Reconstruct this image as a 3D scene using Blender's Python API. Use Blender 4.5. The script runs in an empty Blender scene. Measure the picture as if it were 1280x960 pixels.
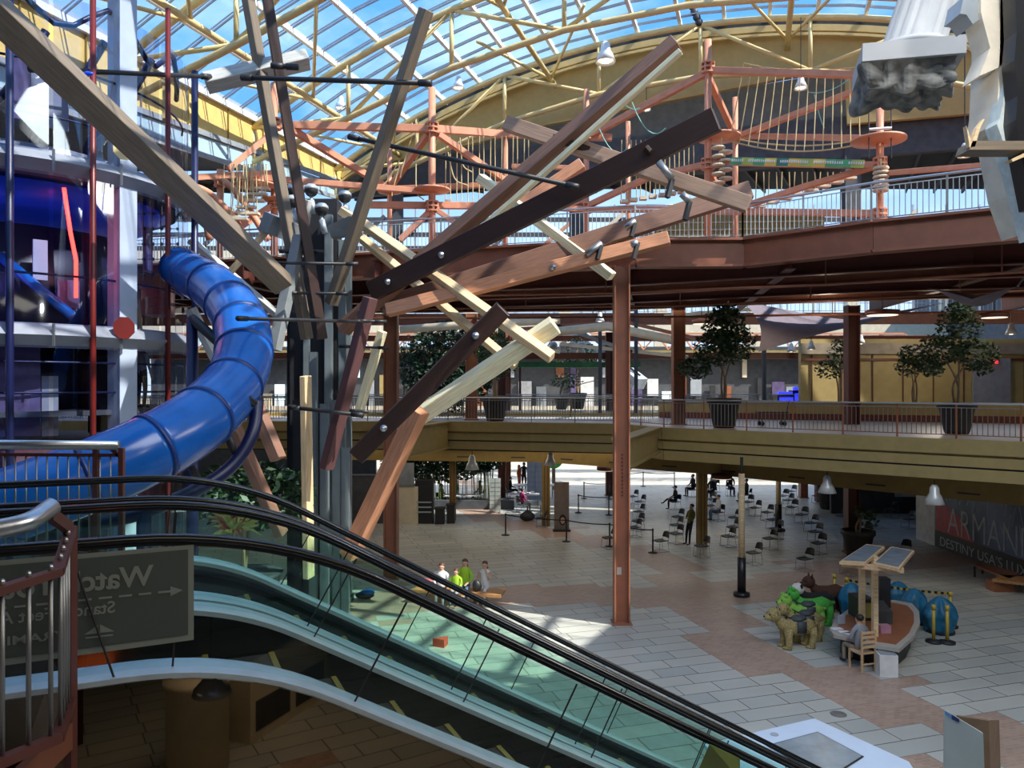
import bpy, bmesh, math, random
from mathutils import Vector, Matrix, noise
random.seed(7)
scene = bpy.context.scene
COL = scene.collection
F = 980.0
CZ = 7.1
V = Vector
PI = math.pi

def W(px, py, D):
    return V(((px-640)/F*D, D, CZ+(480-py)/F*D))
def U(px, py, z):
    D = (CZ-z)*F/(py-480)
    return W(px, py, D)
def G(px, py):
    return U(px, py, 0.0)

# ------------------------------------------------------------------ materials
def new_mat(name):
    m = bpy.data.materials.new(name); m.use_nodes = True
    nt = m.node_tree; b = nt.nodes['Principled BSDF']
    return m, nt, b
def mat(name, col, rough=0.6, metal=0.0, var=0.15, scale=3.0, emit=None, estr=0.0, bump=0.0, stretch=None, spec=0.5):
    m, nt, b = new_mat(name)
    tc = nt.nodes.new('ShaderNodeTexCoord'); mp = nt.nodes.new('ShaderNodeMapping')
    nz = nt.nodes.new('ShaderNodeTexNoise'); cr = nt.nodes.new('ShaderNodeValToRGB')
    nt.links.new(tc.outputs['Object'], mp.inputs[0]); nt.links.new(mp.outputs[0], nz.inputs[0])
    if stretch: mp.inputs['Scale'].default_value = stretch
    nz.inputs['Scale'].default_value = scale; nz.inputs['Detail'].default_value = 4
    cr.color_ramp.elements[0].position = 0.3; cr.color_ramp.elements[1].position = 0.7
    cr.color_ramp.elements[0].color = tuple(c*(1-var) for c in col)+(1,)
    cr.color_ramp.elements[1].color = tuple(min(1, c*(1+var)) for c in col)+(1,)
    nt.links.new(nz.outputs[0], cr.inputs[0]); nt.links.new(cr.outputs[0], b.inputs['Base Color'])
    b.inputs['Roughness'].default_value = rough; b.inputs['Metallic'].default_value = metal
    b.inputs['Specular IOR Level'].default_value = spec
    if emit:
        b.inputs['Emission Color'].default_value = tuple(emit)+(1,); b.inputs['Emission Strength'].default_value = estr
    if bump:
        bp = nt.nodes.new('ShaderNodeBump'); bp.inputs['Strength'].default_value = bump
        nt.links.new(nz.outputs[0], bp.inputs['Height']); nt.links.new(bp.outputs[0], b.inputs['Normal'])
    return m
def glass(name, tint, gloss=0.12, rough=0.02):
    m = bpy.data.materials.new(name); m.use_nodes = True
    nt = m.node_tree; nt.nodes.clear()
    o = nt.nodes.new('ShaderNodeOutputMaterial'); mx = nt.nodes.new('ShaderNodeMixShader')
    t = nt.nodes.new('ShaderNodeBsdfTransparent'); g = nt.nodes.new('ShaderNodeBsdfGlossy')
    nz = nt.nodes.new('ShaderNodeTexNoise'); nz.inputs['Scale'].default_value = 0.7
    mr = nt.nodes.new('ShaderNodeMapRange'); mr.inputs['To Min'].default_value = gloss*0.6; mr.inputs['To Max'].default_value = gloss*1.4
    nt.links.new(nz.outputs[0], mr.inputs['Value'])
    t.inputs['Color'].default_value = tuple(tint)+(1,); g.inputs['Roughness'].default_value = rough
    g.inputs['Color'].default_value = (.85, .92, 1, 1)
    nt.links.new(mr.outputs[0], mx.inputs[0]); nt.links.new(t.outputs[0], mx.inputs[1]); nt.links.new(g.outputs[0], mx.inputs[2])
    nt.links.new(mx.outputs[0], o.inputs[0])
    return m
def wood(name, col, rough=0.5):
    return mat(name, col, rough, 0, .22, 3.0, stretch=(0.6, 9, 9), bump=.05)

M = {}
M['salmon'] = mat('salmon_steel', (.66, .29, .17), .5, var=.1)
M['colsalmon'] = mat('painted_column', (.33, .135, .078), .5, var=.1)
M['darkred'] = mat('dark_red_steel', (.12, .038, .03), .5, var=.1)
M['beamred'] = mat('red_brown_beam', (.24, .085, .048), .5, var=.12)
M['yellow'] = mat('yellow_steel', (.74, .58, .27), .5, var=.07)
M['yellowwall'] = mat('yellow_wall', (.72, .52, .17), .7, var=.06)
M['archwall'] = mat('arch_wall', (.56, .42, .17), .8, var=.06)
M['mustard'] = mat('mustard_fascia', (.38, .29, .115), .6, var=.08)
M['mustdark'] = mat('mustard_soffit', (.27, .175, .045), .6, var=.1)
M['white'] = mat('white_paint', (.80, .82, .84), .45, var=.04)
M['cream'] = mat('cream_paint', (.72, .62, .45), .6, var=.08)
M['grey'] = mat('grey_paint', (.30, .33, .36), .5, var=.12)
M['lgrey'] = mat('light_grey_metal', (.45, .50, .55), .4, .3, var=.1)
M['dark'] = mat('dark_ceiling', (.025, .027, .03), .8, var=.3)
M['dgrey'] = mat('dark_grey_wall', (.07, .075, .085), .7, var=.2)
M['black'] = mat('black_rubber', (.012, .012, .014), .35, var=.2)
M['blackp'] = mat('black_plastic', (.02, .02, .023), .5, var=.2)
M['rubber'] = mat('handrail_rubber', (.008, .008, .010), .22, var=.2)
M['steel'] = mat('brushed_steel', (.55, .57, .60), .28, .9, var=.08, scale=20)
M['steeld'] = mat('dull_steel', (.32, .33, .34), .4, .7, var=.1)
M['band'] = mat('brushed_deck_band', (.66, .78, .90), .42, .55, var=.08, scale=8)
M['blue'] = mat('blue_slide_plastic', (.008, .10, .40), .22, var=.12)
M['bluepost'] = mat('dark_blue_post', (.006, .010, .06), .4, var=.1)
M['redpost'] = mat('red_post', (.13, .010, .008), .4, var=.1)
M['whitecol'] = mat('pale_blue_column', (.40, .47, .60), .5, var=.05)
M['ringbeam'] = mat('ring_beam_grey', (.24, .26, .31), .5, var=.08)
M['navy'] = mat('navy_panel', (.005, .006, .028), .4, var=.4)
M['purple'] = mat('purple_panel', (.12, .09, .20), .5, var=.3)
M['brightblue'] = mat('bright_blue_panel', (.01, .06, .6), .4, var=.1, emit=(.01, .06, .9), estr=.10)
M['neonred'] = mat('red_neon', (1, .05, .03), .4, emit=(1, .03, .02), estr=9)
M['orangeglow'] = mat('orange_comb_glow', (1, .2, .03), .4, emit=(1, .13, .02), estr=2.6)
M['leaf'] = mat('ficus_leaf', (.030, .075, .028), .5, var=.5, scale=2)
M['leafd'] = mat('bamboo_leaf', (.022, .06, .03), .5, var=.5, scale=2)
M['trunk'] = mat('pale_trunk', (.30, .22, .14), .7, var=.2)
M['pot'] = mat('dark_pot', (.035, .030, .028), .6, var=.2)
M['lamp'] = mat('lamp_shade', (.75, .76, .74), .3, .2, var=.05)
M['bulb'] = mat('lamp_bulb', (1, .9, .7), .4, emit=(1, .85, .6), estr=6)
M['skin'] = mat('skin', (.55, .33, .24), .6, var=.05)
M['hairblk'] = mat('dark_hair', (.015, .010, .008), .5, var=.2)
M['hairbr'] = mat('brown_hair', (.10, .04, .02), .5, var=.2)
M['rock'] = mat('grey_rock', (.20, .195, .18), .9, var=.55, scale=5, bump=.9)
M['plaster'] = mat('white_plaster', (.52, .52, .53), .6, var=.05, bump=.05)
M['torn'] = mat('torn_plaster', (.88, .80, .66), .8, var=.12, scale=4, bump=.3)
M['counterw'] = mat('counter_wood', (.30, .11, .05), .4, var=.15)
M['counterg'] = mat('counter_edge', (.42, .39, .35), .5, var=.06)
M['lwood'] = wood('light_wood', (.62, .42, .24))
M['benchw'] = wood('bench_wood', (.45, .22, .08))
M['stanchion'] = mat('yellow_post', (.50, .36, .05), .4, var=.1)
M['tarp'] = mat('blue_tarp', (.012, .13, .24), .5, var=.4, scale=5, bump=1.0)
M['plushy'] = mat('shaggy_plush', (.36, .28, .12), .95, var=.5, scale=30, bump=.8)
M['plushg'] = mat('green_plush', (.08, .42, .06), .9, var=.2, scale=20, bump=.4)
M['plushgl'] = mat('lime_plush', (.25, .52, .08), .9, var=.2, scale=20, bump=.4)
M['plushbr'] = mat('brown_plush', (.07, .028, .016), .9, var=.3, scale=20, bump=.4)
M['plushw'] = mat('white_plush', (.72, .70, .66), .9, var=.1, scale=20, bump=.4)
M['plushk'] = mat('black_plush', (.015, .015, .015), .9, var=.3, scale=20, bump=.4)
M['seatg'] = mat('saddle_seat', (.06, .07, .075), .6, var=.2)
M['panelb'] = mat('bluish_panel', (.22, .27, .32), .2, .2, var=.2)
M['kioskw'] = mat('kiosk_white', (.58, .68, .82), .35, var=.03)
M['cardb'] = mat('brown_board', (.24, .15, .09), .7, var=.15)
M['boardw'] = mat('grey_white_board', (.50, .54, .50), .6, var=.04)
M['signg'] = mat('sign_grey', (.085, .105, .105), .45, var=.08)
M['signt'] = mat('sign_text', (.26, .30, .29), .5, var=.04)
M['signgreen'] = mat('green_sign', (.16, .22, .05), .6, var=.2)
M['tile'] = None
M['stepm'] = mat('step_metal', (.10, .11, .11), .4, .6, var=.2)
M['stepy'] = mat('step_yellow', (.19, .16, .04), .5, var=.1)
M['skirt'] = mat('dark_skirt', (.014, .018, .022), .25, .2, var=.3, scale=2, stretch=(.3, 1, 8))
M['mirror'] = mat('bronze_cladding', (.19, .16, .125), .015, 1.0, var=.05)
M['glassr'] = glass('roof_glass', (.93, .97, 1), .04)
M['glasse'] = glass('balustrade_glass', (.80, .93, .88), .05)
M['glasst'] = glass('tower_glass', (.74, .78, .92), .13, .04)
M['sail'] = mat('sail_fabric', (.20, .165, .20), .8, var=.1)
M['brick'] = mat('brick_red', (.16, .045, .035), .7, var=.3, scale=12)
M['deckfloor'] = mat('upper_floor_tile', (.42, .42, .44), .35, var=.1)
M['magenta'] = mat('magenta_cloth', (.30, .015, .12), .8)
M['ycloth'] = mat('yellow_cloth', (.42, .36, .10), .8)
M['hiviz'] = mat('lime_cloth', (.32, .55, .03), .8)
M['orange'] = mat('orange_cloth', (.55, .10, .02), .8)
M['blackc'] = mat('black_cloth', (.012, .012, .016), .8)
M['jeans'] = mat('jeans_cloth', (.06, .12, .22), .8)
M['whitec'] = mat('white_cloth', (.75, .75, .76), .8)
M['greyc'] = mat('grey_cloth', (.26, .28, .32), .8)
M['uniform'] = mat('uniform_cloth', (.16, .16, .04), .8)
M['tan'] = mat('tan_cloth', (.30, .25, .18), .8)
M['bluelit'] = mat('blue_arcade_glow', (.01, .02, .8), .4, emit=(.02, .03, 1), estr=2.0)
M['winlit'] = mat('bright_window', (.7, .85, .9), .3, emit=(.75, .92, 1), estr=.9)
M['rope'] = mat('pale_rope', (.62, .50, .26), .8)
M['log'] = mat('pale_log', (.66, .56, .42), .8)
M['twhite'] = wood('timber_white_grey', (.50, .50, .47))
M['ttan'] = wood('timber_tan', (.75, .56, .33))
M['tcream'] = wood('timber_cream', (.95, .80, .54))
M['ttaupe'] = wood('timber_taupe', (.20, .155, .11))
M['tbrown'] = wood('timber_brown', (.24, .125, .085))
M['tdark'] = wood('timber_dark', (.040, .016, .011))
M['tsalmon'] = wood('timber_salmon', (.62, .28, .15))
M['tpurple'] = wood('timber_purple', (.11, .05, .05))
M['tmid'] = wood('timber_mid_brown', (.36, .23, .16))
M['tgrey'] = mat('timber_grey', (.23, .25, .26), .6)
M['metalgrey'] = mat('channel_grey', (.20, .24, .26), .4, .3, var=.15, scale=1.5)

def floor_mat():
    m, nt, b = new_mat('stone_floor')
    N = nt.nodes; L = nt.links
    geo = N.new('ShaderNodeNewGeometry')
    mp = N.new('ShaderNodeMapping'); mp.inputs['Rotation'].default_value = (0, 0, math.radians(-17))
    L.new(geo.outputs['Position'], mp.inputs[0])
    br = N.new('ShaderNodeTexBrick'); br.inputs['Scale'].default_value = 1
    br.inputs['Brick Width'].default_value = 1.0; br.inputs['Row Height'].default_value = .55
    br.inputs['Mortar Size'].default_value = .014; br.inputs['Mortar Smooth'].default_value = .1
    br.offset = .37; br.squash = 1.7; br.squash_frequency = 2
    br.inputs['Color1'].default_value = (.55, .54, .48, 1); br.inputs['Color2'].default_value = (.44, .45, .42, 1)
    br.inputs['Mortar'].default_value = (.13, .12, .10, 1)
    L.new(mp.outputs[0], br.inputs[0])
    b2 = N.new('ShaderNodeTexBrick'); b2.inputs['Scale'].default_value = 1
    b2.inputs['Brick Width'].default_value = .2; b2.inputs['Row Height'].default_value = .1; b2.inputs['Mortar Size'].default_value = .008
    b2.inputs['Color1'].default_value = (.48, .32, .24, 1); b2.inputs['Color2'].default_value = (.38, .24, .18, 1)
    b2.inputs['Mortar'].default_value = (.42, .36, .30, 1)
    L.new(mp.outputs[0], b2.inputs[0])
    # stepped winding ribbons of small brick
    sn = N.new('ShaderNodeVectorMath'); sn.operation = 'SNAP'; sn.inputs[1].default_value = (1.0, .55, 1)
    L.new(mp.outputs[0], sn.inputs[0])
    sx = N.new('ShaderNodeSeparateXYZ'); L.new(sn.outputs[0], sx.inputs[0])
    def math_(op, a, bb=None):
        n = N.new('ShaderNodeMath'); n.operation = op
        for i, v in enumerate((a, bb)):
            if v is None: continue
            if isinstance(v, (int, float)): n.inputs[i].default_value = v
            else: L.new(v, n.inputs[i])
        return n.outputs[0]
    X, Y = sx.outputs[0], sx.outputs[1]
    # rotated coordinates: u = x cos - ... ; ribbon A runs along Y
    cx = math_('ADD', math_('MULTIPLY', math_('SINE', math_('MULTIPLY', Y, .27)), 1.5), 13.4)
    cx = math_('ADD', cx, math_('MULTIPLY', math_('SUBTRACT', Y, 16), -.05))
    A = math_('LESS_THAN', math_('ABSOLUTE', math_('SUBTRACT', X, cx)), 1.0)
    cy = math_('ADD', math_('MULTIPLY', math_('SINE', math_('MULTIPLY', X, .33)), 1.2), 24.2)
    B = math_('LESS_THAN', math_('ABSOLUTE', math_('SUBTRACT', Y, cy)), 1.3)
    nz = N.new('ShaderNodeTexWhiteNoise'); nz.noise_dimensions = '2D'; L.new(sn.outputs[0], nz.inputs['Vector'])
    Cc = math_('GREATER_THAN', nz.outputs[0], .975)
    mk = math_('MAXIMUM', math_('MAXIMUM', A, B), Cc)
    mx = N.new('ShaderNodeMix'); mx.data_type = 'RGBA'
    L.new(mk, mx.inputs[0]); L.new(br.outputs[0], mx.inputs[6]); L.new(b2.outputs[0], mx.inputs[7])
    n2 = N.new('ShaderNodeTexNoise'); n2.inputs['Scale'].default_value = .35; L.new(geo.outputs['Position'], n2.inputs[0])
    mr = N.new('ShaderNodeMapRange'); mr.inputs['To Min'].default_value = .75; mr.inputs['To Max'].default_value = 1.2
    L.new(n2.outputs[0], mr.inputs[0])
    hs = N.new('ShaderNodeHueSaturation'); L.new(mr.outputs[0], hs.inputs['Value']); L.new(mx.outputs[2], hs.inputs['Color'])
    L.new(hs.outputs[0], b.inputs['Base Color'])
    b.inputs['Roughness'].default_value = .38
    return m
M['tile'] = floor_mat()

# ------------------------------------------------------------------ mesh tools
ORG = {}
class MB:
    def __init__(s): s.v = []; s.f = []; s.mi = []; s.k = 0
    def add(s, vs, fs):
        n = len(s.v); s.v += [V(p) for p in vs]; s.f += [tuple(i+n for i in f) for f in fs]; s.mi += [s.k]*len(fs); return s
    def frame(s, c, ax, ay, az, hx, hy, hz):
        c = V(c); vs = [c+ax*(hx*a)+ay*(hy*b)+az*(hz*d) for d in (-1, 1) for b in (-1, 1) for a in (-1, 1)]
        return s.add(vs, [(0, 2, 3, 1), (4, 5, 7, 6), (0, 1, 5, 4), (2, 6, 7, 3), (0, 4, 6, 2), (1, 3, 7, 5)])
    def box(s, c, size, rz=0):
        ax = V((math.cos(rz), math.sin(rz), 0)); ay = V((-math.sin(rz), math.cos(rz), 0))
        return s.frame(c, ax, ay, V((0, 0, 1)), size[0]/2, size[1]/2, size[2]/2)
    def bar(s, a, b, w, h, up=(0, 0, 1)):
        a, b = V(a), V(b); ax = (b-a); L = ax.length
        if L < 1e-6: return s
        ax.normalize(); u = V(up)
        if abs(ax.dot(u)) > .99: u = V((0, 1, 0))
        ay = u.cross(ax).normalized(); az = ax.cross(ay)
        return s.frame((a+b)/2, ax, ay, az, L/2, w/2, h/2)
    def ibeam(s, a, b, w, h, t=.04):
        a, b = V(a), V(b); u = V((0, 0, 1)); 
        s.bar(a+u*(h/2-t/2), b+u*(h/2-t/2), w, t); s.bar(a-u*(h/2-t/2), b-u*(h/2-t/2), w, t); s.bar(a, b, t, h-2*t); return s
    def tube(s, a, b, r, n=8, r2=None):
        return s.path([a, b], r, n, r2=r2)
    def path(s, pts, r, n=8, closed=False, r2=None, sx=1, sy=1):
        pts = [V(p) for p in pts]; rings = []; N = len(pts)
        prev = None
        for i, p in enumerate(pts):
            if closed: t = pts[(i+1) % N]-pts[i-1]
            else: t = pts[min(i+1, N-1)]-pts[max(i-1, 0)]
            t.normalize()
            if prev is None:
                u = V((0, 0, 1)) if abs(t.z) < .9 else V((0, 1, 0))
                x = u.cross(t).normalized()
            else:
                x = (prev-t*prev.dot(t)).normalized()
            prev = x; y = t.cross(x)
            rr = r[i] if isinstance(r, (list, tuple)) else (r if r2 is None else r+(r2-r)*i/(N-1))
            rings.append([p+x*(math.cos(2*PI*j/n)*rr*sx)+y*(math.sin(2*PI*j/n)*rr*sy) for j in range(n)])
        vs = [q for rg in rings for q in rg]; fs = []
        R = N if closed else N-1
        for i in range(R):
            for j in range(n):
                a = i*n+j; b = i*n+(j+1) % n; c = ((i+1) % N)*n+(j+1) % n; d = ((i+1) % N)*n+j
                fs.append((a, b, c, d))
        if not closed:
            fs.append(tuple(range(n-1, -1, -1))); fs.append(tuple((N-1)*n+j for j in range(n)))
        return s.add(vs, fs)
    def lathe(s, prof, c=(0, 0, 0), n=20, sx=1, sy=1):
        c = V(c); vs = []; fs = []
        for (r, z) in prof:
            for j in range(n):
                a = 2*PI*j/n; vs.append(c+V((math.cos(a)*r*sx, math.sin(a)*r*sy, z)))
        for i in range(len(prof)-1):
            for j in range(n):
                fs.append((i*n+j, i*n+(j+1) % n, (i+1)*n+(j+1) % n, (i+1)*n+j))
        fs.append(tuple(range(n-1, -1, -1))); fs.append(tuple((len(prof)-1)*n+j for j in range(n)))
        return s.add(vs, fs)
    def ell(s, c, rx, ry, rz, n=12, m=8, rot=None, jit=0):
        c = V(c); vs = []; fs = []
        for i in range(m+1):
            th = PI*i/m
            for j in range(n):
                a = 2*PI*j/n
                p = V((math.sin(th)*math.cos(a)*rx, math.sin(th)*math.sin(a)*ry, math.cos(th)*rz))
                if rot: p = rot @ p
                if jit:
                    p += p.normalized()*jit*noise.noise((c+p)*4.0)
                vs.append(c+p)
        for i in range(m):
            for j in range(n):
                fs.append((i*n+j, (i+1)*n+j, (i+1)*n+(j+1) % n, i*n+(j+1) % n))
        return s.add(vs, fs)
    def prism(s, poly, z0, z1):
        n = len(poly); vs = [V((p[0], p[1], z0)) for p in poly]+[V((p[0], p[1], z1)) for p in poly]
        fs = [tuple(range(n-1, -1, -1)), tuple(range(n, 2*n))]+[(i, (i+1) % n, n+(i+1) % n, n+i) for i in range(n)]
        return s.add(vs, fs)
    def slab(s, pts, th):            # polygon extruded along a vector
        th = V(th); n = len(pts); vs = [V(p) for p in pts]+[V(p)+th for p in pts]
        fs = [tuple(range(n-1, -1, -1)), tuple(range(n, 2*n))]+[(i, (i+1) % n, n+(i+1) % n, n+i) for i in range(n)]
        return s.add(vs, fs)
    def build(s, name, m, parent=None, smooth=False, local=False):
        me = bpy.data.meshes.new(name)
        if parent is not None:
            o0 = ORG.get(parent.name, V((0, 0, 0)))
        elif local: o0 = V((0, 0, 0))
        else:
            xs = [p.x for p in s.v]; ys = [p.y for p in s.v]; zs = [p.z for p in s.v]
            o0 = V(((min(xs)+max(xs))/2, (min(ys)+max(ys))/2, min(zs)))
        me.from_pydata([p-o0 for p in s.v], [], s.f)
        bm = bmesh.new(); bm.from_mesh(me); bmesh.ops.recalc_face_normals(bm, faces=bm.faces); bm.to_mesh(me); bm.free()
        ms = m if isinstance(m, (list, tuple)) else [m]
        for q in ms: me.materials.append(q)
        if len(ms) > 1: me.polygons.foreach_set('material_index', s.mi)
        if smooth: me.polygons.foreach_set('use_smooth', [True]*len(me.polygons))
        o = bpy.data.objects.new(name, me); COL.objects.link(o)
        if parent is not None:
            o.parent = parent; ORG[o.name] = o0
        else:
            o.location = o0; ORG[o.name] = o0.copy()
        return o

def tag(o, label, cat, group=None, kind=None):
    if label: o['label'] = label
    if cat: o['category'] = cat
    if group: o['group'] = group
    if kind: o['kind'] = kind
    return o
def thing(name, label, cat, loc=(0, 0, 0), group=None, rz=0):
    o = bpy.data.objects.new(name, None); COL.objects.link(o); o.location = V(loc); o.empty_display_size = .2
    o.rotation_euler = (0, 0, rz); ORG[o.name] = V(loc)
    return tag(o, label, cat, group)
def struct(o): o['kind'] = 'structure'; return o
def children_of(root): return [c for c in COL.objects if c.parent == root]
def dup(root, loc, rz, label, group=None):
    r = root.copy(); COL.objects.link(r); r.location = V(loc); r.rotation_euler = (0, 0, rz)
    r['label'] = label
    if group: r['group'] = group
    elif 'group' in r: del r['group']
    for ch in root.children:
        c = ch.copy(); COL.objects.link(c); c.parent = r
        for g in ch.children:
            d = g.copy(); COL.objects.link(d); d.parent = c
    return r
def beam_obj(name, p0, p1, w, h, m, parent, up=(0, 0, 1), bev=.02, roll=0):
    """box timber with its own axes so the grain runs along it"""
    p0, p1 = V(p0), V(p1); ax = p1-p0; L = ax.length; ax.normalize(); u = V(up)
    if abs(ax.dot(u)) > .98: u = V((0, -1, 0))
    ay = u.cross(ax).normalized(); az = ax.cross(ay)
    me = bpy.data.meshes.new(name); bm = bmesh.new(); bmesh.ops.create_cube(bm, size=1)
    for v in bm.verts: v.co = V((v.co.x*L, v.co.y*w, v.co.z*h))
    bmesh.ops.bevel(bm, geom=bm.edges[:], offset=min(bev, w*.2, h*.2), segments=1, affect='EDGES')
    bm.to_mesh(me); bm.free(); me.materials.append(m)
    o = bpy.data.objects.new(name, me); COL.objects.link(o)
    R = Matrix((ax, ay, az)).transposed().to_4x4()
    if roll: R = R @ Matrix.Rotation(roll, 4, 'X')
    org = ORG.get(parent.name, V((0, 0, 0))) if parent else V((0, 0, 0))
    o.matrix_local = Matrix.Translation((p0+p1)/2-org) @ R
    if parent: o.parent = parent
    o.matrix_local = Matrix.Translation((p0+p1)/2-org) @ R
    return o
def text_mesh(body, size, origin, xdir, ydir, m, name, parent=None, extrude=.004, bold=0.0, sx=1.0, width=None):
    cu = bpy.data.curves.new('t', 'FONT'); cu.body = body; cu.size = size; cu.extrude = extrude; cu.offset = bold
    o = bpy.data.objects.new('t', cu); COL.objects.link(o)
    bpy.context.view_layer.update()
    me0 = o.evaluated_get(bpy.context.evaluated_depsgraph_get()).to_mesh()
    if width: sx = width/max(v.co.x for v in me0.vertices)
    xd, yd = V(xdir).normalized(), V(ydir).normalized(); zd = xd.cross(yd)
    mb = MB(); mb.add([V(origin)+xd*(v.co.x*sx)+yd*v.co.y+zd*v.co.z for v in me0.vertices], [tuple(p.vertices) for p in me0.polygons])
    bpy.data.objects.remove(o)
    return mb.build(name, m, parent)
def spline(pts, k=8):
    pts = [V(p) for p in pts]; out = []
    P = [pts[0]*2-pts[1]]+pts+[pts[-1]*2-pts[-2]]
    for i in range(1, len(P)-2):
        for j in range(k):
            t = j/k; a, b, c, d = P[i-1], P[i], P[i+1], P[i+2]
            out.append(.5*((2*b)+(c-a)*t+(2*a-5*b+4*c-d)*t*t+(3*b-a-3*c+d)*t**3))
    out.append(pts[-1]); return out
def resample(pts, step):
    out = []
    for a, b in zip(pts[:-1], pts[1:]):
        a, b = V(a), V(b); n = max(1, round((b-a).length/step))
        for i in range(n): out.append(a+(b-a)*i/n)
    out.append(V(pts[-1])); return out

def railing(label, pts, h=1.07, bay=1.8, mr=None, mp=None, mpost=None, r=.028, pick=.13, group=None, postr=.022, pr=.009):
    pts = [V(p) for p in pts]
    t = thing('railing', label, 'railing', pts[0], group)
    mr = mr or M['steel']; mp = mp or M['steeld']; mpost = mpost or M['colsalmon']
    up = V((0, 0, 1))
    MB().path([p+up*h for p in pts], r, 8).build('top_rail', mr, t, True)
    MB().path([p+up*.12 for p in pts], .016, 6).build('bottom_rail', mpost, t)
    st = resample(pts, bay)
    for p in st:
        MB().bar(p, p+up*(h-.02), postr*2, postr*2).build('post', mpost, t)
    for a, b in zip(st[:-1], st[1:]):
        L = (b-a).length; n = max(1, int(L/pick)); mb = MB()
        mb.bar(a+up*(h-.12), b+up*(h-.12), .025, .025)
        for i in range(1, n):
            q = a+(b-a)*i/n; mb.bar(q+up*.13, q+up*(h-.12), pr*2, pr*2)
        mb.build('baluster_panel', mp, t)
    return t
Z2, Z3 = 5.4, 11.4
# ------------------------------------------------------------------ setting: floors, decks, walls
struct(MB().add([(-45, -15, 0), (60, -15, 0), (60, 95, 0), (-45, 95, 0)], [(0, 1, 2, 3)]).build('floor', M['tile']))
cph, sph = math.cos(math.radians(24.5)), math.sin(math.radians(24.5))
def SD(s, d, z=0): return V((s*cph-d*sph, s*sph+d*cph, z))
# upper floor the camera stands on
poly = [SD(-14, -9), SD(14, -9), SD(14, .6), SD(-.55, .6), SD(-.55, 4.0), SD(-1.3, 4.0), SD(-1.3, 7.3), SD(-1.9, 7.3), SD(-1.9, 9.6), SD(-14, 9.6)]
struct(MB().prism([(p.x, p.y) for p in poly], Z2-.35, Z2).build('floor_landing', M['deckfloor']))
# second level deck across the hall
E2 = [(-34, 36), (-2.9, 35.4), (4.6, 33.3), (5.9, 30.3), (14.9, 22.8), (22, 17), (40, 15)]
B2 = [(40, 44), (12, 41), (3, 40.5), (-34, 42)]
struct(MB().prism(E2+B2, Z2-.3, Z2).build('floor_second_level', M['deckfloor']))
def fascia(name, edge, z0, z1, m, off=0.0, th=.15):
    mb = MB()
    for a, b in zip(edge[:-1], edge[1:]):
        a3, b3 = V((a[0], a[1], (z0+z1)/2)), V((b[0], b[1], (z0+z1)/2))
        n = V((b3.y-a3.y, -(b3.x-a3.x), 0)).normalized()
        mb.bar(a3+n*off, b3+n*off, th, z1-z0)
    return struct(mb.build(name, m))
fascia('trim_1', E2, 4.98, 5.42, M['mustard'], .05, .3)
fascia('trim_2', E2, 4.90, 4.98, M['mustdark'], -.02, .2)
fascia('trim_3', E2, 4.60, 4.90, M['mustard'], .02, .2)
fascia('trim_4', E2, 4.54, 4.60, M['dark'], -.06, .2)
fascia('trim_5', E2, 4.18, 4.54, M['mustard'], -.02, .2)
# branch girders that join the tall columns
def girder(a, b, z0, z1, label):
    a3, b3 = V((*a, (z0+z1)/2)), V((*b, (z0+z1)/2))
    o = MB().bar(a3, b3, .25, z1-z0).bar(a3+V((0, 0, (z1-z0)/2)), b3+V((0, 0, (z1-z0)/2)), .5, .06).bar(a3-V((0, 0, (z1-z0)/2)), b3-V((0, 0, (z1-z0)/2)), .5, .06).build('steel_girder', M['mustard'])
    return tag(o, label, 'beam')
girder((3.25, 23.7), (5.5, 30.2), 4.5, 5.42, 'mustard girder running from the tall salmon column back to the walkway corner')
girder((-4.5, 29.2), (-3.0, 35.2), 4.25, 5.4, 'mustard girder behind the leaning timbers, joining left salmon column to walkway')
# drop beams under the second level
SB = [(-12, 41), (1.7, 39.3), (8.25, 34.4), (16.5, 25.3), (20, 20)]
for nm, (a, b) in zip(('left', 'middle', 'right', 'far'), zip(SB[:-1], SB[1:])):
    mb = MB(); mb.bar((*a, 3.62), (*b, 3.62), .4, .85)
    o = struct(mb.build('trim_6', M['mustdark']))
    d = V((*b, 0))-V((*a, 0)); n = V((d.y, -d.x, 0)).normalized()
    mb = MB()
    k = max(1, int(d.length/2.6))
    for i in range(k):
        c = V((*a, 3.42))+d*((i+.5)/k)+n*.205
        mb.bar(c-d.normalized()*.35, c+d.normalized()*.35, .02, .05)
    struct(mb.build('trim_7', M['dark']))
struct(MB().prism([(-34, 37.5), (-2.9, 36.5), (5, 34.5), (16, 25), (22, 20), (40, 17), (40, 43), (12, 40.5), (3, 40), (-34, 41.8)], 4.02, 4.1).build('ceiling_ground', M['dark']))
# pipe under the deck
tag(MB().path([W(883, 573, 33.5), W(1060, 580, 28), W(1280, 596, 23.6)], .07, 8).build('ceiling_pipe', M['mustard'], smooth=True), 'mustard pipe slung under the right walkway', 'pipe')

# third level deck
E3 = [(-40, 30), (-14, 28.6), (-9.4, 27.2), (-2.3, 25.2), (3.7, 23.4), (6.9, 23.3), (9.6, 20.8), (12.6, 18.9), (17, 13.5), (19, 5.5)]
poly3 = E3+[(40, 5.5), (40, 36), (-40, 36)]
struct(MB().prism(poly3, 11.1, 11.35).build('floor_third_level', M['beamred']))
mbf = MB()
for a, b in zip(E3[:-1], E3[1:]):
    mbf.bar((*a, 11.38), (*b, 11.38), .5, .07); mbf.bar((*a, 11.0), (*b, 11.0), .12, .75); mbf.bar((*a, 10.6), (*b, 10.6), .5, .07)
struct(mbf.build('trim_8', M['beamred']))
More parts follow.
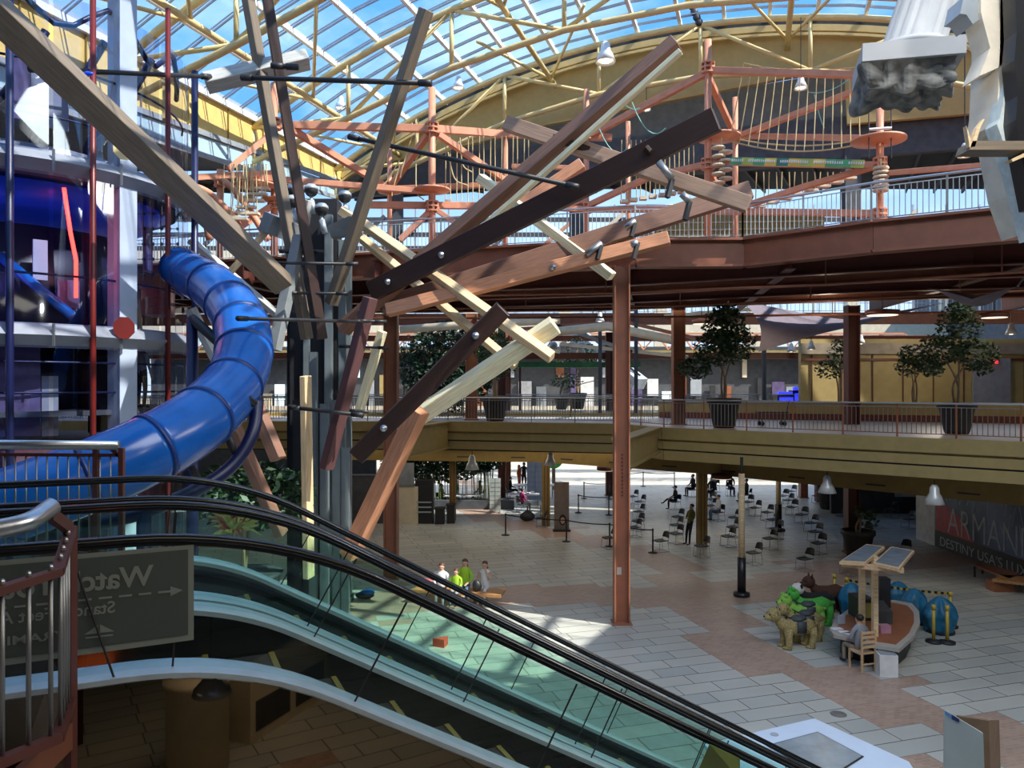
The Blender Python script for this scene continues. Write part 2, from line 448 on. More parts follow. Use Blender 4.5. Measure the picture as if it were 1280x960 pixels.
# girders below third deck
for k, (dy, x0, x1) in enumerate([(2.4, -38, 38), (5.2, -38, 38), (8.2, -38, 38), (11.2, -38, 38)]):
    pts = [(-38, 30+dy), (-9.4, 27.2+dy), (3.7, 23.4+dy), (12.6, 18.9+dy*1.05), (30, 14+dy*1.1)]
    pts = [(x, min(y, 35.8)) for x, y in pts]
    mb = MB()
    for a, b in zip(pts[:-1], pts[1:]):
        if a[1] >= 35.8 and b[1] >= 35.8 and k < 3: continue
        mb.ibeam((*a, 10.72), (*b, 10.72), .34, .8)
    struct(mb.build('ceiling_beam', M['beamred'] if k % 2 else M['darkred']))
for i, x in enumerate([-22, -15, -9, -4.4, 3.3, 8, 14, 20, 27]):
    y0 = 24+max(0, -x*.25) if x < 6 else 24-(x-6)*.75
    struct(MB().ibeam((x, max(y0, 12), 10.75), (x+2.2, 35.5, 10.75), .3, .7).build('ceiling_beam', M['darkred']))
# pipes hanging under the third deck
def pipe_run(pts, r, label, m='beamred'):
    pts = [V(p) for p in pts]; t = thing('sprinkler_pipe', label, 'pipe', pts[0], 'pipes under the third level')
    MB().path(pts, r, 6).build('pipe', M[m], t)
    for p in resample(pts, 5)[1:-1]:
        MB().tube(p, V((p.x, p.y, 11.1)), .02, 5).build('hanger', M[m], t)
pipe_run([(-3, 25.6, 9.95), (3, 25.0, 10.0), (9, 22.5, 9.95), (16, 17.5, 9.9)], .04, 'nearest of the thin red pipes under the third level')
pipe_run([(-5, 29.5, 9.9), (6, 28, 9.9), (14, 24.5, 9.9), (20, 21, 9.9)], .04, 'middle thin red pipe under the third level')
pipe_run([(-6, 33, 9.85), (8, 32, 9.85), (22, 29, 9.85)], .05, 'farthest thin red pipe under the third level')
pipe_run([W(235, 360, 27), W(330, 352, 28.5), W(620, 345, 29)], .045, 'pale pipe crossing behind the top of the timber sculpture', 'salmon')
# overhead deck above the camera
struct(MB().prism([(-12, -15), (40, -15), (40, 5.5), (-12, 5.5)], 11.0, 11.4).build('ceiling_overhead', M['dgrey']))

# ------------------------------------------------------------------ columns
def hcol(x, y, z0, z1, w, d, m, label, group=None, plate=True):
    t = thing('steel_column', label, 'column', (x, y, z0), group)
    mb = MB(); h = z1-z0; c = (z0+z1)/2
    mb.box((x-w/2+.02, y, c), (.04, d, h)); mb.box((x+w/2-.02, y, c), (.04, d, h)); mb.box((x, y, c), (w-.06, .05, h))
    mb.build('shaft', m, t)
    if plate: MB().box((x, y, z0+.02), (w+.12, d+.12, .04)).build('base_plate', m, t)
    return t
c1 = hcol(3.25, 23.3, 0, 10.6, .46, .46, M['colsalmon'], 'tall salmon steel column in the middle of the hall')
MB().box((3.18, 23.28, 1.55), (.14, .02, .22)).build('wall_sticker', M['boardw'], c1)
mb = MB()
for k in range(12): mb.box((3.25-.02+.04, 23.26, 5.0-k*.11), (.05, .02, .05))
mb.build('bolt_row', M['darkred'], c1)
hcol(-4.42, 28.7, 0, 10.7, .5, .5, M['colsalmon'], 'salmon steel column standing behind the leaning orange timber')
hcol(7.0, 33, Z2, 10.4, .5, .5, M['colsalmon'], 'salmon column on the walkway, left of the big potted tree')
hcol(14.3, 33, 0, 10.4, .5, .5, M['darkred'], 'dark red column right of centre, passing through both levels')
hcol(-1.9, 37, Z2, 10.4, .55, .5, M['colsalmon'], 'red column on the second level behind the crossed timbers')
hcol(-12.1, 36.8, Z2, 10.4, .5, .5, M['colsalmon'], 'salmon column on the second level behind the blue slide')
def boxcol(x, y, z0, z1, w, m, label):
    t = thing('square_column', label, 'column', (x, y, z0))
    MB().box((x, y, (z0+z1)/2), (w, w*.9, z1-z0)).build('shaft', m, t)
    mb = MB(); mb.box((x-.08, y-w*.46, (z0+z1)/2), (.03, .04, z1-z0)); mb.box((x+.08, y-w*.46, (z0+z1)/2), (.03, .04, z1-z0)); mb.build('edge_strip', M['darkred'], t)
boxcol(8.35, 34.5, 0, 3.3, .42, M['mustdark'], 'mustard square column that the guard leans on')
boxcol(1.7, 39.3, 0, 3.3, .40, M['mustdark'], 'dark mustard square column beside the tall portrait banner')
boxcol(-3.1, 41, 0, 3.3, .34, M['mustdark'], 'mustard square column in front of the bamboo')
def polecol(px, py, D, r, z1, label):
    p = G(px, py); p = V((p.x, p.y, 0))
    t = thing('round_pole', label, 'pole', p)
    MB().tube(p+V((0, 0, 1.25)), p+V((0, 0, z1)), r, 12).build('shaft', M['ttan'], t, True)
    MB().tube(p+V((0, 0, .1)), p+V((0, 0, 1.3)), r*1.35, 12).build('rubber_sleeve', M['black'], t, True)
    MB().lathe([(r*2.6, 0), (r*2.6, .12), (r*1.4, .16)], p, 16).build('base', M['black'], t, True)
    MB().tube(p+V((0, 0, z1)), p+V((0, 0, z1+.55)), r*.5, 8).build('cap', M['blackp'], t)
polecol(927, 745, 26, .105, 4.1, 'tan round pole with black sleeve and base, left of the plush animals')
polecol(973, 664, 37, .12, 4.0, 'farther tan round pole standing among the rows of chairs')
# far supports on the second level
for x, y, m_, lab in [(6.2, 50, 'darkred', 'far dark red column beyond the second level, left of centre'), (-.3, 51.4, 'colsalmon', 'far red column beyond the second level under the green ledge'),
                (-.6, 46, 'darkred', 'brown column beyond the walkway left of the green ledge'), (18.2, 49, 'colsalmon', 'far salmon column beyond the shade sail')]:
    hcol(x, y, 0 if y > 43 else Z2, 10.4, .45, .45, M[m_], lab)

# ------------------------------------------------------------------ walls
def wall(name, m, pts, th): struct(MB().slab(pts, th).build(name, m))
wall('wall_left', M['dgrey'], [(-40, -15, 0), (-40, 80, 0), (-40, 80, 19.4), (-40, -15, 19.4)], (-.3, 0, 0))
wall('wall_right', M['dgrey'], [(41, -15, 0), (41, 80, 0), (41, 80, 19.4), (41, -15, 19.4)], (.3, 0, 0))
wall('wall_back', M['dgrey'], [(-40, -15, 0), (41, -15, 0), (41, -15, 19.4), (-40, -15, 19.4)], (0, -.3, 0))
# far wall with wide windows on two levels
YB = 74
mb = MB()
mb.box((0.5, YB, 2.9), (81, .4, 5.8)); mb.box((.5, YB, 12.3), (81, .4, 1.2)); mb.box((.5, YB, 18.7), (81, .4, 2.4))
for x in range(-40, 42, 9): mb.box((x, YB, 9), (1.2, .5, 18))
struct(mb.build('wall_far', M['cream']))
for k, (z0, z1) in enumerate([(5.8, 11.7), (12.9, 17.5)]):
    mb = MB()
    for i in range(55): mb.box((-40+i*1.5, YB, (z0+z1)/2), (.09, .12, z1-z0))
    for j in range(1, 5): mb.box((.5, YB, z0+(z1-z0)*j/5), (81, .1, .07))
    o = struct(mb.build('window_%d' % (k+1), M['lgrey']))
    MB().box((.5, YB+.1, (z0+z1)/2), (81, .03, z1-z0)).build('pane', M['glassr'], o)
# storefront walls behind the ground floor, left and right
mb = MB(); mb.box((-24, 52, 2.05), (30, .3, 4.1)); struct(mb.build('wall_shops', M['dgrey']))
wall('wall_low', M['dgrey'], [(17.5, 43, 0), (31, 43, 0), (31, 43, 1.9), (17.5, 43, 1.9)], (0, .2, 0))
MB_ = MB().box((21.5, 42.9, 1.35), (1.1, .06, .85)); tag(MB_.build('wall_notice', M['whitec']), 'blank white notice on the low grey wall', 'notice')
# brick planter wall far right of centre
struct(MB().box((20.2, 47, 1.0), (4, .4, 1.9)).build('wall_brick', M['brick']))
# mustard panelled store wall at the second level, right
mb = MB(); mb.box((21.5, 40.2, 7.4), (13.5, .3, 4.0)); struct(mb.build('wall_store', M['mustard']))
mb = MB()
for i in range(8): mb.box((15.3+i*1.55, 40.0, 7.2), (.05, .05, 3.6))
mb.box((21.5, 40.0, 8.35), (13.5, .08, .12)); struct(mb.build('trim_9', M['darkred']))
struct(MB().box((21.5, 39.98, 8.9), (13.5, .2, .55)).build('trim_10', M['tan']))
struct(MB().box((24.4, 39.9, 6.9), (1.9, .1, 3.0)).build('door_1', M['greyc']))
# parapet behind the walkway, with brick foot
a, b = V((7.4, 39.5, 0)), V((28, 31.5, 0))
struct(MB().bar(a+V((0, 0, 5.95)), b+V((0, 0, 5.95)), .2, .5).build('trim_11', M['mustard']))
struct(MB().bar(a+V((0, -.06, 5.55)), b+V((0, -.06, 5.55)), .2, .3).build('trim_12', M['brick']))
struct(MB().bar(a+V((0, 0, 6.24)), b+V((0, 0, 6.24)), .3, .08).build('trim_13', M['lgrey']))
# far bridge beyond the second opening
struct(MB().prism([(-30, 47), (40, 45.5), (40, 51), (-30, 51)], Z2-.3, Z2).build('floor_far_bridge', M['deckfloor']))
struct(MB().bar((-30, 46.9, 4.95), (40, 45.4, 4.95), .2, .95).build('trim_14', M['yellowwall']))
# dark ceiling past the arch
struct(MB().prism([(-40, 44), (-10, 46), (28, 35), (41, 30), (41, 47.5), (-40, 47.5)], 18.9, 19.2).build('ceiling_far', M['dark']))
mb = MB()
for i in range(46): mb.bar((-38+i*1.7, 46-max(0, (-38+i*1.7+10))*.28, 18.75), (-34+i*1.7, 47.4, 18.75), .1, .25)
struct(mb.build('ceiling_joists', M['dgrey']))
struct(MB().prism([(-40, -15), (-28.6, -15), (-9.9, 45), (-40, 46)], 19.4, 19.6).build('ceiling_left', M['dgrey']))
struct(MB().prism([(-6, -15), (41, -15), (41, 33), (28.4, 33.1), (25.0, 28.5), (18.9, 16.0), (16.2, 10.6), (-6, 10.6)], 19.4, 19.6).build('ceiling_right_sun_block', M['dgrey']))  # unseen roof panel, its edge shaped to block sun from the floor

# ------------------------------------------------------------------ vaulted glass roof
L0 = V((-9.64, 45, 0)); EV = V((.955, -.297, 0)); AV = V((.297, .955, 0))
def arc(t): return -14.9+math.sqrt(39.7**2-(t-20)**2)
def VP(t, w, dz=0, z=None): return L0+EV*t-AV*w+V((0, 0, (arc(t) if z is None else z)+dz))
WN = 56
mb = MB(); NT = 20
for i in range(NT+1):
    mb.v += [VP(40*i/NT, -.2, .25), VP(40*i/NT, WN, .25)]
for i in range(NT): mb.f.append((2*i, 2*i+2, 2*i+3, 2*i+1)); mb.mi.append(0)
struct(mb.build('window_roof', M['glassr']))
mb = MB()
for i in range(20):
    t = i*2.1+.1
    mb.bar(VP(t, 0, .1), VP(t, WN, .1), .16, .26)
struct(mb.build('ceiling_purlins', M['white']))
mb = MB(); mb2 = MB()
for j in range(47):
    w = j*1.2
    pts = [VP(40*i/12, w, .2) for i in range(13)]
    for a, b in zip(pts[:-1], pts[1:]): mb.bar(a, b, .05, .07)
    pts = [VP(40*i/12, w+.16, .2) for i in range(13)]
    for a, b in zip(pts[:-1], pts[1:]): mb.bar(a, b, .03, .05)
struct(mb.build('ceiling_glazing_bars', M['grey']))
names = ['roof truss right against the arched yellow wall', 'second roof truss from the arched wall', 'third roof truss from the arched wall', 'roof truss nearest overhead']
for k, w in enumerate((1.0, 8.5, 16.5, 25)):
    t = thing('roof_truss', 'pale yellow tubular '+names[k], 'roof truss', VP(20, w), None)
    n = 8; top = [VP(40*i/n, w, -.25) for i in range(n+1)]
    bot = [VP(40*i/n, w, -2.5+(.9 if i in (0, n) else 0)-.25) for i in range(n+1)]
    MB().path([VP(40*i/24, w, -.25) for i in range(25)], .16, 8).build('top_chord', M['yellow'], t, True)
    MB().path(bot, .14, 8).build('bottom_chord', M['yellow'], t, True)
    for i in range(n+1): MB().tube(top[i], bot[i], .10, 8).build('vertical', M['yellow'], t, True)
    for i in range(n):
        a, b = (top[i], bot[i+1]) if i % 2 == 0 else (bot[i], top[i+1])
        MB().tube(a, b, .10, 8).build('diagonal', M['yellow'], t, True)
for t_, lab in ((3.5, 'left'), (12.5, 'middle'), (24, 'right')):
    t = thing('roof_beam', 'long pale yellow roof beam running the length of the skylight, '+lab+' of three', 'roof beam', VP(t_, 0))
    MB().path([VP(t_, w, -1.3) for w in range(0, 50, 4)], .13, 8).build('chord', M['yellow'], t, True)
    for w in range(1, 40, 8):
        MB().tube(VP(t_, w, -1.3), VP(t_+2.6, w+4, -.1), .08, 6).build('brace', M['yellow'], t, True)
        MB().tube(VP(t_, w, -1.3), VP(max(0, t_-2.6), w+4, -.1), .08, 6).build('brace', M['yellow'], t, True)
# arch end wall
mb = MB()
ts = [i*40/32 for i in range(33)]
low = {0: 19.3, 8: 20.2, 12: 20.8, 24: 21.9, 26.6: 22.0, 26.7: 19.4, 40: 19.3}
def lowz(t):
    ks = sorted(low)
    for a, b in zip(ks[:-1], ks[1:]):
        if a <= t <= b: return low[a]+(low[b]-low[a])*(t-a)/(b-a)
    return 19.3
ts2 = sorted(set(ts+[26.6, 26.7, 8, 12, 24]))
for a, b in zip(ts2[:-1], ts2[1:]):
    q = [VP(a, 0, z=lowz(a)), VP(b, 0, z=lowz(b)), VP(b, 0, -.55), VP(a, 0, -.55)]
    if q[3].z-q[0].z < .05 and q[2].z-q[1].z < .05: continue
    mb.slab(q, AV*.3)
struct(mb.build('wall_arch', M['archwall']))
mb = MB()
for a, b in zip(ts[:-1], ts[1:]):
    mb.bar(VP(a, .25, -.45), VP(b, .25, -.45), .3, .3); mb.bar(VP(a, .35, -.75), VP(b, .35, -.75), .12, .12)
struct(mb.build('trim_15', M['yellow']))
mb = MB()
for a, b in zip(ts[:-1], ts[1:]): mb.bar(VP(a, .1, -.12), VP(b, .1, -.12), .2, .3)
struct(mb.build('trim_16', M['dark']))
wallb = MB(); wallb.slab([VP(0, -1.2, z=17.9), VP(27, -1.2, z=17.9), VP(27, -1.2, z=22.4), VP(12, -1.2, z=21.4), VP(0, -1.2, z=19.9)], AV*.2); struct(wallb.build('wall_above', M['dgrey']))
# dark columns and girder beyond the arch
mb = MB(); mb.bar(VP(0, -.6, z=18.9), VP(40, -.6, z=18.9), .4, 2.0); struct(mb.build('trim_17', M['dgrey']))
for t_, lab in ((26.9, 'right'), (13.5, 'middle'), (3, 'left')):
    p = VP(t_, -.6, z=11.4); o = MB().box((p.x, p.y, 15.0), (.75, .6, 7.2)).build('grey_pier', M['dgrey'])
    tag(o, 'dark grey pier under the arched wall, '+lab+' of three', 'pier')
# side wall bands along the left springing line
mb = MB(); mk = MB()
prev = None
for j in range(13):
    w = j*2.6
    zb = 18.7-.065*w
    if prev:
        mb.slab([VP(0, prev[0], z=prev[1]), VP(0, w, z=zb), VP(0, w, z=19.45), VP(0, prev[0], z=19.45)], -EV*.2)
        mk.bar(VP(0.05, w, z=zb), VP(.05, w, z=19.4), .04, .05, up=(1, 0, 0))
    prev = (w, zb)
struct(mb.build('wall_upper_left', M['yellowwall'])); struct(mk.build('trim_18', M['mustdark']))
mb = MB(); prev = None; mk = MB()
for j in range(13):
    w = j*2.6; zb = 18.7-.065*w
    if prev:
        mb.slab([VP(0, prev[0], z=prev[1]-.95), VP(0, w, z=zb-.95), VP(0, w, z=zb-.25), VP(0, prev[0], z=prev[1]-.25)], -EV*.1)
        mk.bar(VP(0.05, prev[0], z=prev[1]-.1), VP(.05, w, z=zb-.1), .12, .22); mk.bar(VP(0.05, prev[0], z=prev[1]-1.05), VP(.05, w, z=zb-1.05), .12, .2)
        mk.bar(VP(0.02, w, z=zb-.95), VP(.02, w, z=zb-.2), .05, .05)
    prev = (w, zb)
struct(mb.build('window_3', mat('pale_blue_glass', (.42, .58, .66), .2, var=.08))); struct(mk.build('trim_19', M['grey']))
mb = MB(); mb.bar(VP(0, -.5, z=19.7), VP(0, 34, z=19.7), .3, .3); struct(mb.build('trim_20', M['lgrey']))
# ropes of sky flood lamps: chain of round speakers near the top
t = thing('speaker_string', 'string of dark round lamps hanging under the roof near the top centre', 'lamp string', W(868, 22, 38))
for i, (x, y) in enumerate([(862, 2), (865, 8), (868, 15), (871, 22), (874, 28)]):
    MB().ell(W(x, y, 38), .2, .1, .2, 10, 6).build('round_lamp', M['blackp'], t, True)
MB().tube(W(861, -12, 38), W(874, 30, 38), .03, 5).build('cable', M['blackp'], t)

# ------------------------------------------------------------------ railings
def edge_pts(E, z, inset=.15): return [V((x, y+inset, z)) for x, y in E]
railing('long silver railing along the second level walkway, left stretch', edge_pts(E2[:3], Z2+.02)[0:3], mpost=M['steeld'])
railing('railing with red posts along the second level walkway, right stretch', edge_pts(E2[2:6], Z2+.02), mr=M['lgrey'])
railing('dark far railing at the back edge of the second level walkway', [V((-30, 41.6, Z2)), V((3, 40.3, Z2)), V((7.2, 40.2, Z2))], mr=M['blackp'], mp=M['blackp'], mpost=M['blackp'])
railing('silver railing on the far bridge', [V((-20, 47.3, Z2)), V((30, 46.2, Z2))], bay=3, pick=.2, mr=M['lgrey'])
railing('silver railing along the third level, left of the timber sculpture', edge_pts(E3[:3], Z3), mr=M['steel'], mp=M['lgrey'], mpost=M['lgrey'])
railing('silver railing along the third level behind the timber sculpture', edge_pts(E3[2:6], Z3), mr=M['steel'], mp=M['lgrey'], mpost=M['steeld'])
railing('bright silver railing rising to the right edge of the third level', edge_pts(E3[5:9], Z3), mr=M['steel'], mp=M['lgrey'], mpost=M['steeld'], r=.035)
# ------------------------------------------------------------------ escalators
S0, S1, R_ = .57, 9.93, 2.6
T15 = math.tan(math.radians(15))
def epath(o, sa=-2.0, sb=12.2, n=10):
    """section of the escalator, o metres below the handrail line (measured square to it)"""
    pts = [(sa, 6.35-o)]
    sc = S0-R_*T15; zc = 6.35-R_
    for i in range(n+1):
        a = math.radians(30*i/n); pts.append((sc+(R_-o)*math.sin(a), zc+(R_-o)*math.cos(a)))
    sc = S1+R_*T15; zc = .95+R_
    for i in range(n+1):
        a = math.radians(30*(1-i/n)); pts.append((sc-(R_+o)*math.sin(a), zc-(R_+o)*math.cos(a)))
    pts.append((sb, .95-o)); return pts
def ribbon(mb, o0, o1, d0, d1, **k):
    """solid strip between offsets o0..o1 and lateral positions d0..d1"""
    A, B = epath(o0, **k), epath(o1, **k)
    vs = []
    for (s, z), (s2, z2) in zip(A, B):
        vs += [SD(s, d0, z), SD(s, d1, z), SD(s2, d1, z2), SD(s2, d0, z2)]
    fs = [(0, 1, 2, 3), tuple(4*(len(A)-1)+i for i in (3, 2, 1, 0))]
    for i in range(len(A)-1):
        for j in range(4):
            a = 4*i+j; b = 4*i+(j+1) % 4; fs.append((a, b, b+4, a+4))
    return mb.add(vs, fs)
def point_at(o, L, ref=None):
    """point at arclength L along the handrail line, offset o"""
    pts = epath(0, sa=-2.0); acc = 0
    for i in range(len(pts)-1):
        a, b = V((*pts[i], 0)), V((*pts[i+1], 0)); l = (b-a).length
        if acc+l >= L or i == len(pts)-2:
            t = (b-a)/l; p = a+t*(L-acc); n = V((-t.y, t.x, 0))
            return (p.x-n.x*o, p.y-n.y*o)
        acc += l
def escalator(da, db, label, gap_side):
    t = thing('escalator', label, 'escalator', SD(0, (da+db)/2, Z2))
    for d in (da, db):
        pts = [SD(-2.0-.30*math.sin(a), d, 6.05+.30*math.cos(a)) for a in [PI*k/8 for k in range(8, 0, -1)]]
        pts += [SD(s, d, z) for s, z in epath(0)]
        MB().path(pts, .040, 12, sx=1, sy=.55).build('handrail', M['rubber'], t, True)
        MB2 = MB(); ribbon(MB2, .018, .035, d-.016, d+.016); MB2.build('rail_track', M['blackp'], t)
        Lt = 0; L = 0.15; k = 0
        while L < 13.6:
            L2 = min(L+(1.25 if k else 1.98), 13.8)
            n = max(1, int((L2-L)/.18)); mb = MB(); vs = []
            for i in range(n+1):
                q = L+.008+(L2-L-.016)*i/n
                for o in (.05, .64):
                    s, z = point_at(o, q); vs.append(SD(s, d, z))
            mb.add(vs, [(2*i, 2*i+1, 2*i+3, 2*i+2) for i in range(n)])
            mb.build('glass_panel', M['glasse'], t)
            mb = MB(); s, z = point_at(.05, L2); s2, z2 = point_at(.64, L2)
            mb.bar(SD(s, d, z), SD(s2, d, z2), .006, .010, up=(cph, sph, 0)); mb.build('panel_joint', M['blackp'], t)
            L = L2; k += 1
    # deck bands either side
    for d, sg in ((da, 1), (db, -1)):
        mb = MB(); ribbon(mb, .63, .66, d-sg*.10, d+sg*.13); mb.build('deck_band', M['band'], t)
        mb = MB(); ribbon(mb, .66, 1.12, d+sg*.12, d+sg*.135); mb.build('skirt', M['skirt'], t)
    mb = MB(); ribbon(mb, .655, 1.26, da-.10, da-.085); mb.build('side_cladding', M['mirror'] if gap_side else M['blackp'], t)
    mb = MB(); ribbon(mb, .655, 1.26, db+.085, db+.10); mb.build('side_cladding', M['blackp'], t)
    mb = MB(); ribbon(mb, 1.22, 1.27, da-.085, db+.085); mb.build('under_tray', M['blackp'], t)
    # steps
    w = db-da-.28; dm = (da+db)/2
    mb = MB(); c = SD(-1.25, dm, 5.38); mb.box(c, (1.5, w, .04), math.radians(24.5)); mb.build('comb_plate', M['steeld'], t)
    s = -.5; z = 5.4
    k = 0
    while z > .3 and k < 34:
        z = 5.4-.577*max(0, s+.25-S0)-(.04 if s > .1 else 0)
        o = MB().box(SD(s+.2, dm, z-.10), (.40, w, .20), math.radians(24.5)).build('step', M['stepm'], t)
        mb = MB(); mb.box(SD(s+.385, dm, z+.003), (.035, w, .01), math.radians(24.5))
        mb.build('yellow_edge', M['stepy'], o)
        s += .4; k += 1
    return t
e1 = escalator(4.21, 5.40, 'nearer escalator descending right, with mirrored side and a grey notice on its glass', True)
e2 = escalator(5.66, 6.93, 'farther escalator descending to the right, beyond the notice', False)
MB().bar(SD(-.38, 5.24, 5.53), SD(-.13, 5.24, 5.53), .01, .012).build('comb_light_and_glow', M['orangeglow'], e1)
MB().box(SD(-.33, 5.08, 5.410), (.20, .26, .01), math.radians(24.5)).build('comb_light_and_glow', M['orangeglow'], e1)  # glowing box stands in for orange light reflected on the tread
MB().tube(SD(-.35, 4.16, 6.30), SD(-.17, 4.14, 5.70), .006, 6).build('cable', M['blackp'], e1)
MB().box(SD(-.15, 4.13, 5.70), (.06, .03, .03), math.radians(24.5)).build('cable_clamp', M['steel'], e1)

# notice on the glass, seen from behind
sd = V((cph, sph, 0)); n_out = V((sph, -cph, 0))
t = thing('notice_board', 'large grey notice seen from behind on the near escalator glass, Watch Your Step', 'sign', SD(-.6, 4.19, 5.83))
def SP(s, z, off=0): return SD(s, 4.185-off, z)
MB().slab([SP(-1.5, 5.815), SP(.176, 5.835), SP(.176, 6.305), SP(-1.5, 6.30)], n_out*.004).build('panel', M['signt'], t)
MB().slab([SP(-1.48, 5.85, .006), SP(.15, 5.865, .006), SP(.15, 6.285, .006), SP(-1.48, 6.275, .006)], n_out*.002).build('panel_face', M['signg'], t)
mt = M['signt']
text_mesh('Watch Your Step', .135, SP(-.01, 6.13, .010), -sd, (0, 0, 1), mt, 'lettering', t, .001, .003, 1.0)
text_mesh('Stand 6 Feet Apart', .078, SP(-.17, 6.015, .010), -sd, (0, 0, 1), mt, 'lettering', t, .001, .001, 1.0)
text_mesh('PYRAMID', .055, SP(-.33, 5.918, .010), -sd, (0, 0, 1), mt, 'lettering', t, .001, .001, 1.5)
mb = MB()
for i in range(15):
    s = .07-i*.085; mb.slab([SP(s, 6.083, .010), SP(s-.055, 6.083, .010), SP(s-.055, 6.093, .010), SP(s, 6.093, .010)], n_out*.001)
mb.slab([SP(.125, 6.088, .010), SP(.07, 6.112, .010), SP(.07, 6.064, .010)], n_out*.001)
mb.build('dashed_arrow', mt, t)
mb = MB()
mb.slab([SP(-.175, 5.925, .010), SP(-.235, 5.965, .010), SP(-.235, 5.925, .010)], n_out*.001)
mb.slab([SP(-.243, 5.925, .010), SP(-.243, 5.965, .010), SP(-.30, 5.925, .010)], n_out*.001)
mb.slab([SP(-.18, 5.905, .010), SP(-.295, 5.905, .010), SP(-.295, 5.912, .010), SP(-.18, 5.912, .010)], n_out*.001)
mb.build('pyramid_logo', mt, t)
# green notice low on the far rail
t = thing('escalator_notice', 'olive green notice on the glass near the foot of the escalators', 'sign', W(900, 950, 5.0))
o = MB().slab([W(872, 965, 5.1), W(887, 930, 5.05), W(925, 948, 5.3), W(925, 975, 5.3)], (0, .004, 0)).build('panel', M['signgreen'], t)

# near left railing with heavy silver hand tube
t = thing('hand_railing', 'dark red railing with thick silver hand tube at the lower left corner', 'railing', W(40, 900, 3.0))
pa, pb, pc = W(-60, 757, 2.45), W(72, 715, 3.05), W(88, 664, 3.45)
qa, qb, qc = W(-60, 978, 2.45), W(72, 922, 3.05), W(88, 875, 3.45)
MB().bar(pa, pb, .045, .03).bar(pb, pc, .045, .03).build('upper_rail', M['darkred'], t)
MB().bar(qa, qb, .045, .035).bar(qb, qc, .045, .035).build('lower_rail', M['darkred'], t)
MB().bar(pc+V((0, 0, .02)), V((pc.x, pc.y, 5.38)), .035, .05).build('post', M['darkred'], t)
MB().bar(W(-60, 1060, 2.5), qc+V((0, 0, -.15)), .03, .12).build('kick_plate', M['beamred'], t)
mb = MB()
for f in (.12, .42, .68, .92): mb.tube(pa.lerp(pb, f), qa.lerp(qb, f), .009, 8)
for f in (.2, .4, .6, .8): mb.tube(pb.lerp(pc, f), qb.lerp(qc, f), .009, 8)
mb.build('baluster_panel', M['steeld'], t, True)
mb = MB()
for f in (.12, .42, .68, .92): mb.ell(pa.lerp(pb, f)+V((0, 0, .024)), .011, .011, .014)
for f in (.2, .4, .6, .8): mb.ell(pb.lerp(pc, f)+V((0, 0, .024)), .011, .011, .014)
mb.build('bolt_caps', M['steel'], t, True)
MB().path(spline([W(-120, 690, 2.6), W(-40, 668, 2.75), W(5, 660, 2.85), W(38, 651, 2.95), W(62, 635, 3.1), W(66, 632, 3.12)], 6), .036, 16).build('hand_tube', M['steel'], t, True)
MB().bar(W(62, 642, 3.12), W(87, 661, 3.44), .03, .05).build('bracket', M['darkred'], t)
# second railing beyond the escalators
t = thing('hand_railing', 'silver capped railing beyond the escalators in front of the blue slide', 'railing', W(60, 700, 7.3))
D = 7.3
MB().path([W(-200, 554, D), W(148, 557, D)], .045, 14).build('hand_tube', M['steel'], t, True)
MB().bar(W(-200, 567, D), W(152, 569, D), .03, .03).build('upper_rail', M['darkred'], t)
MB().bar(W(-200, 692, D), W(152, 692, D), .03, .03).build('lower_rail', M['darkred'], t)
for x in (120, 152, -60): MB().bar(W(x, 560, D), W(x, 707, D), .045, .045).build('post', M['darkred'], t)
mb = MB()
for i in range(26): x = 138-13.2*i; mb.tube(W(x, 567, D), W(x, 692, D), .009, 6)
mb.build('baluster_panel', M['steeld'], t, True)
MB().bar(W(140, 562, D), W(153, 573, D), .03, .03).build('bracket', M['darkred'], t)

# things mirrored in the bronze cladding: they stand on the floor below the camera
def mirr(px, py, Dv):
    p = W(px, py, Dv); nn = V((-sph, cph, 0)); return p-nn*(2*(p.dot(nn)-4.11))
p = mirr(247, 900, 14.5); p.z = 0
t = thing('round_counter', 'round pale counter reflected in the mirrored side of the near escalator', 'counter', p)
MB().lathe([(.55, 0), (.55, 1.55), (.6, 1.6), (.6, 1.68), (.1, 1.7)], p, 28).build('drum', M['cream'], t, True)
a = mirr(300, 900, 15.5); b = mirr(400, 870, 18); a.z = b.z = 0
t = thing('low_counter', 'low pale counter with dark panels reflected in the near escalator side', 'counter', a)
MB().bar(a+V((0, 0, .65)), b+V((0, 0, .65)), .5, 1.3).build('body', M['cream'], t)
nn = V((b.y-a.y, -(b.x-a.x), 0)).normalized()
for s_ in (-1, 1):
    for f0, f1 in ((.06, .46), (.54, .94)):
        MB().bar(a.lerp(b, f0)+V((0, 0, .5))+nn*s_*.26, a.lerp(b, f1)+V((0, 0, .5))+nn*s_*.26, .02, .6).build('dark_panel', M['dgrey'], t)
p = mirr(265, 862, 9)
t = thing('pendant_lamp', 'dim metal dome pendant lamp mirrored below the near escalator', 'lamp', p)
MB().lathe([(.05, .16), (.1, .13), (.2, .02), (.22, -.05), (.20, -.05), (.05, .1)], p, 20).build('shade', M['steel'], t, True)
MB().tube(p+V((0, 0, .15)), V((p.x, p.y, 5.06)), .01, 6).build('cord', M['blackp'], t)
def point_lamp(name, loc, energy, col=(1, .85, .65), r=.3):
    l = bpy.data.lights.new(name, 'POINT'); l.energy = energy; l.color = col; l.shadow_soft_size = r
    o = bpy.data.objects.new(name, l); o.location = loc; COL.objects.link(o)
def area_lamp(name, loc, size, energy, col=(1, .88, .7)):
    l = bpy.data.lights.new(name, 'AREA'); l.energy = energy; l.color = col; l.shape = 'RECTANGLE'; l.size, l.size_y = size
    o = bpy.data.objects.new(name, l); o.location = loc; COL.objects.link(o)
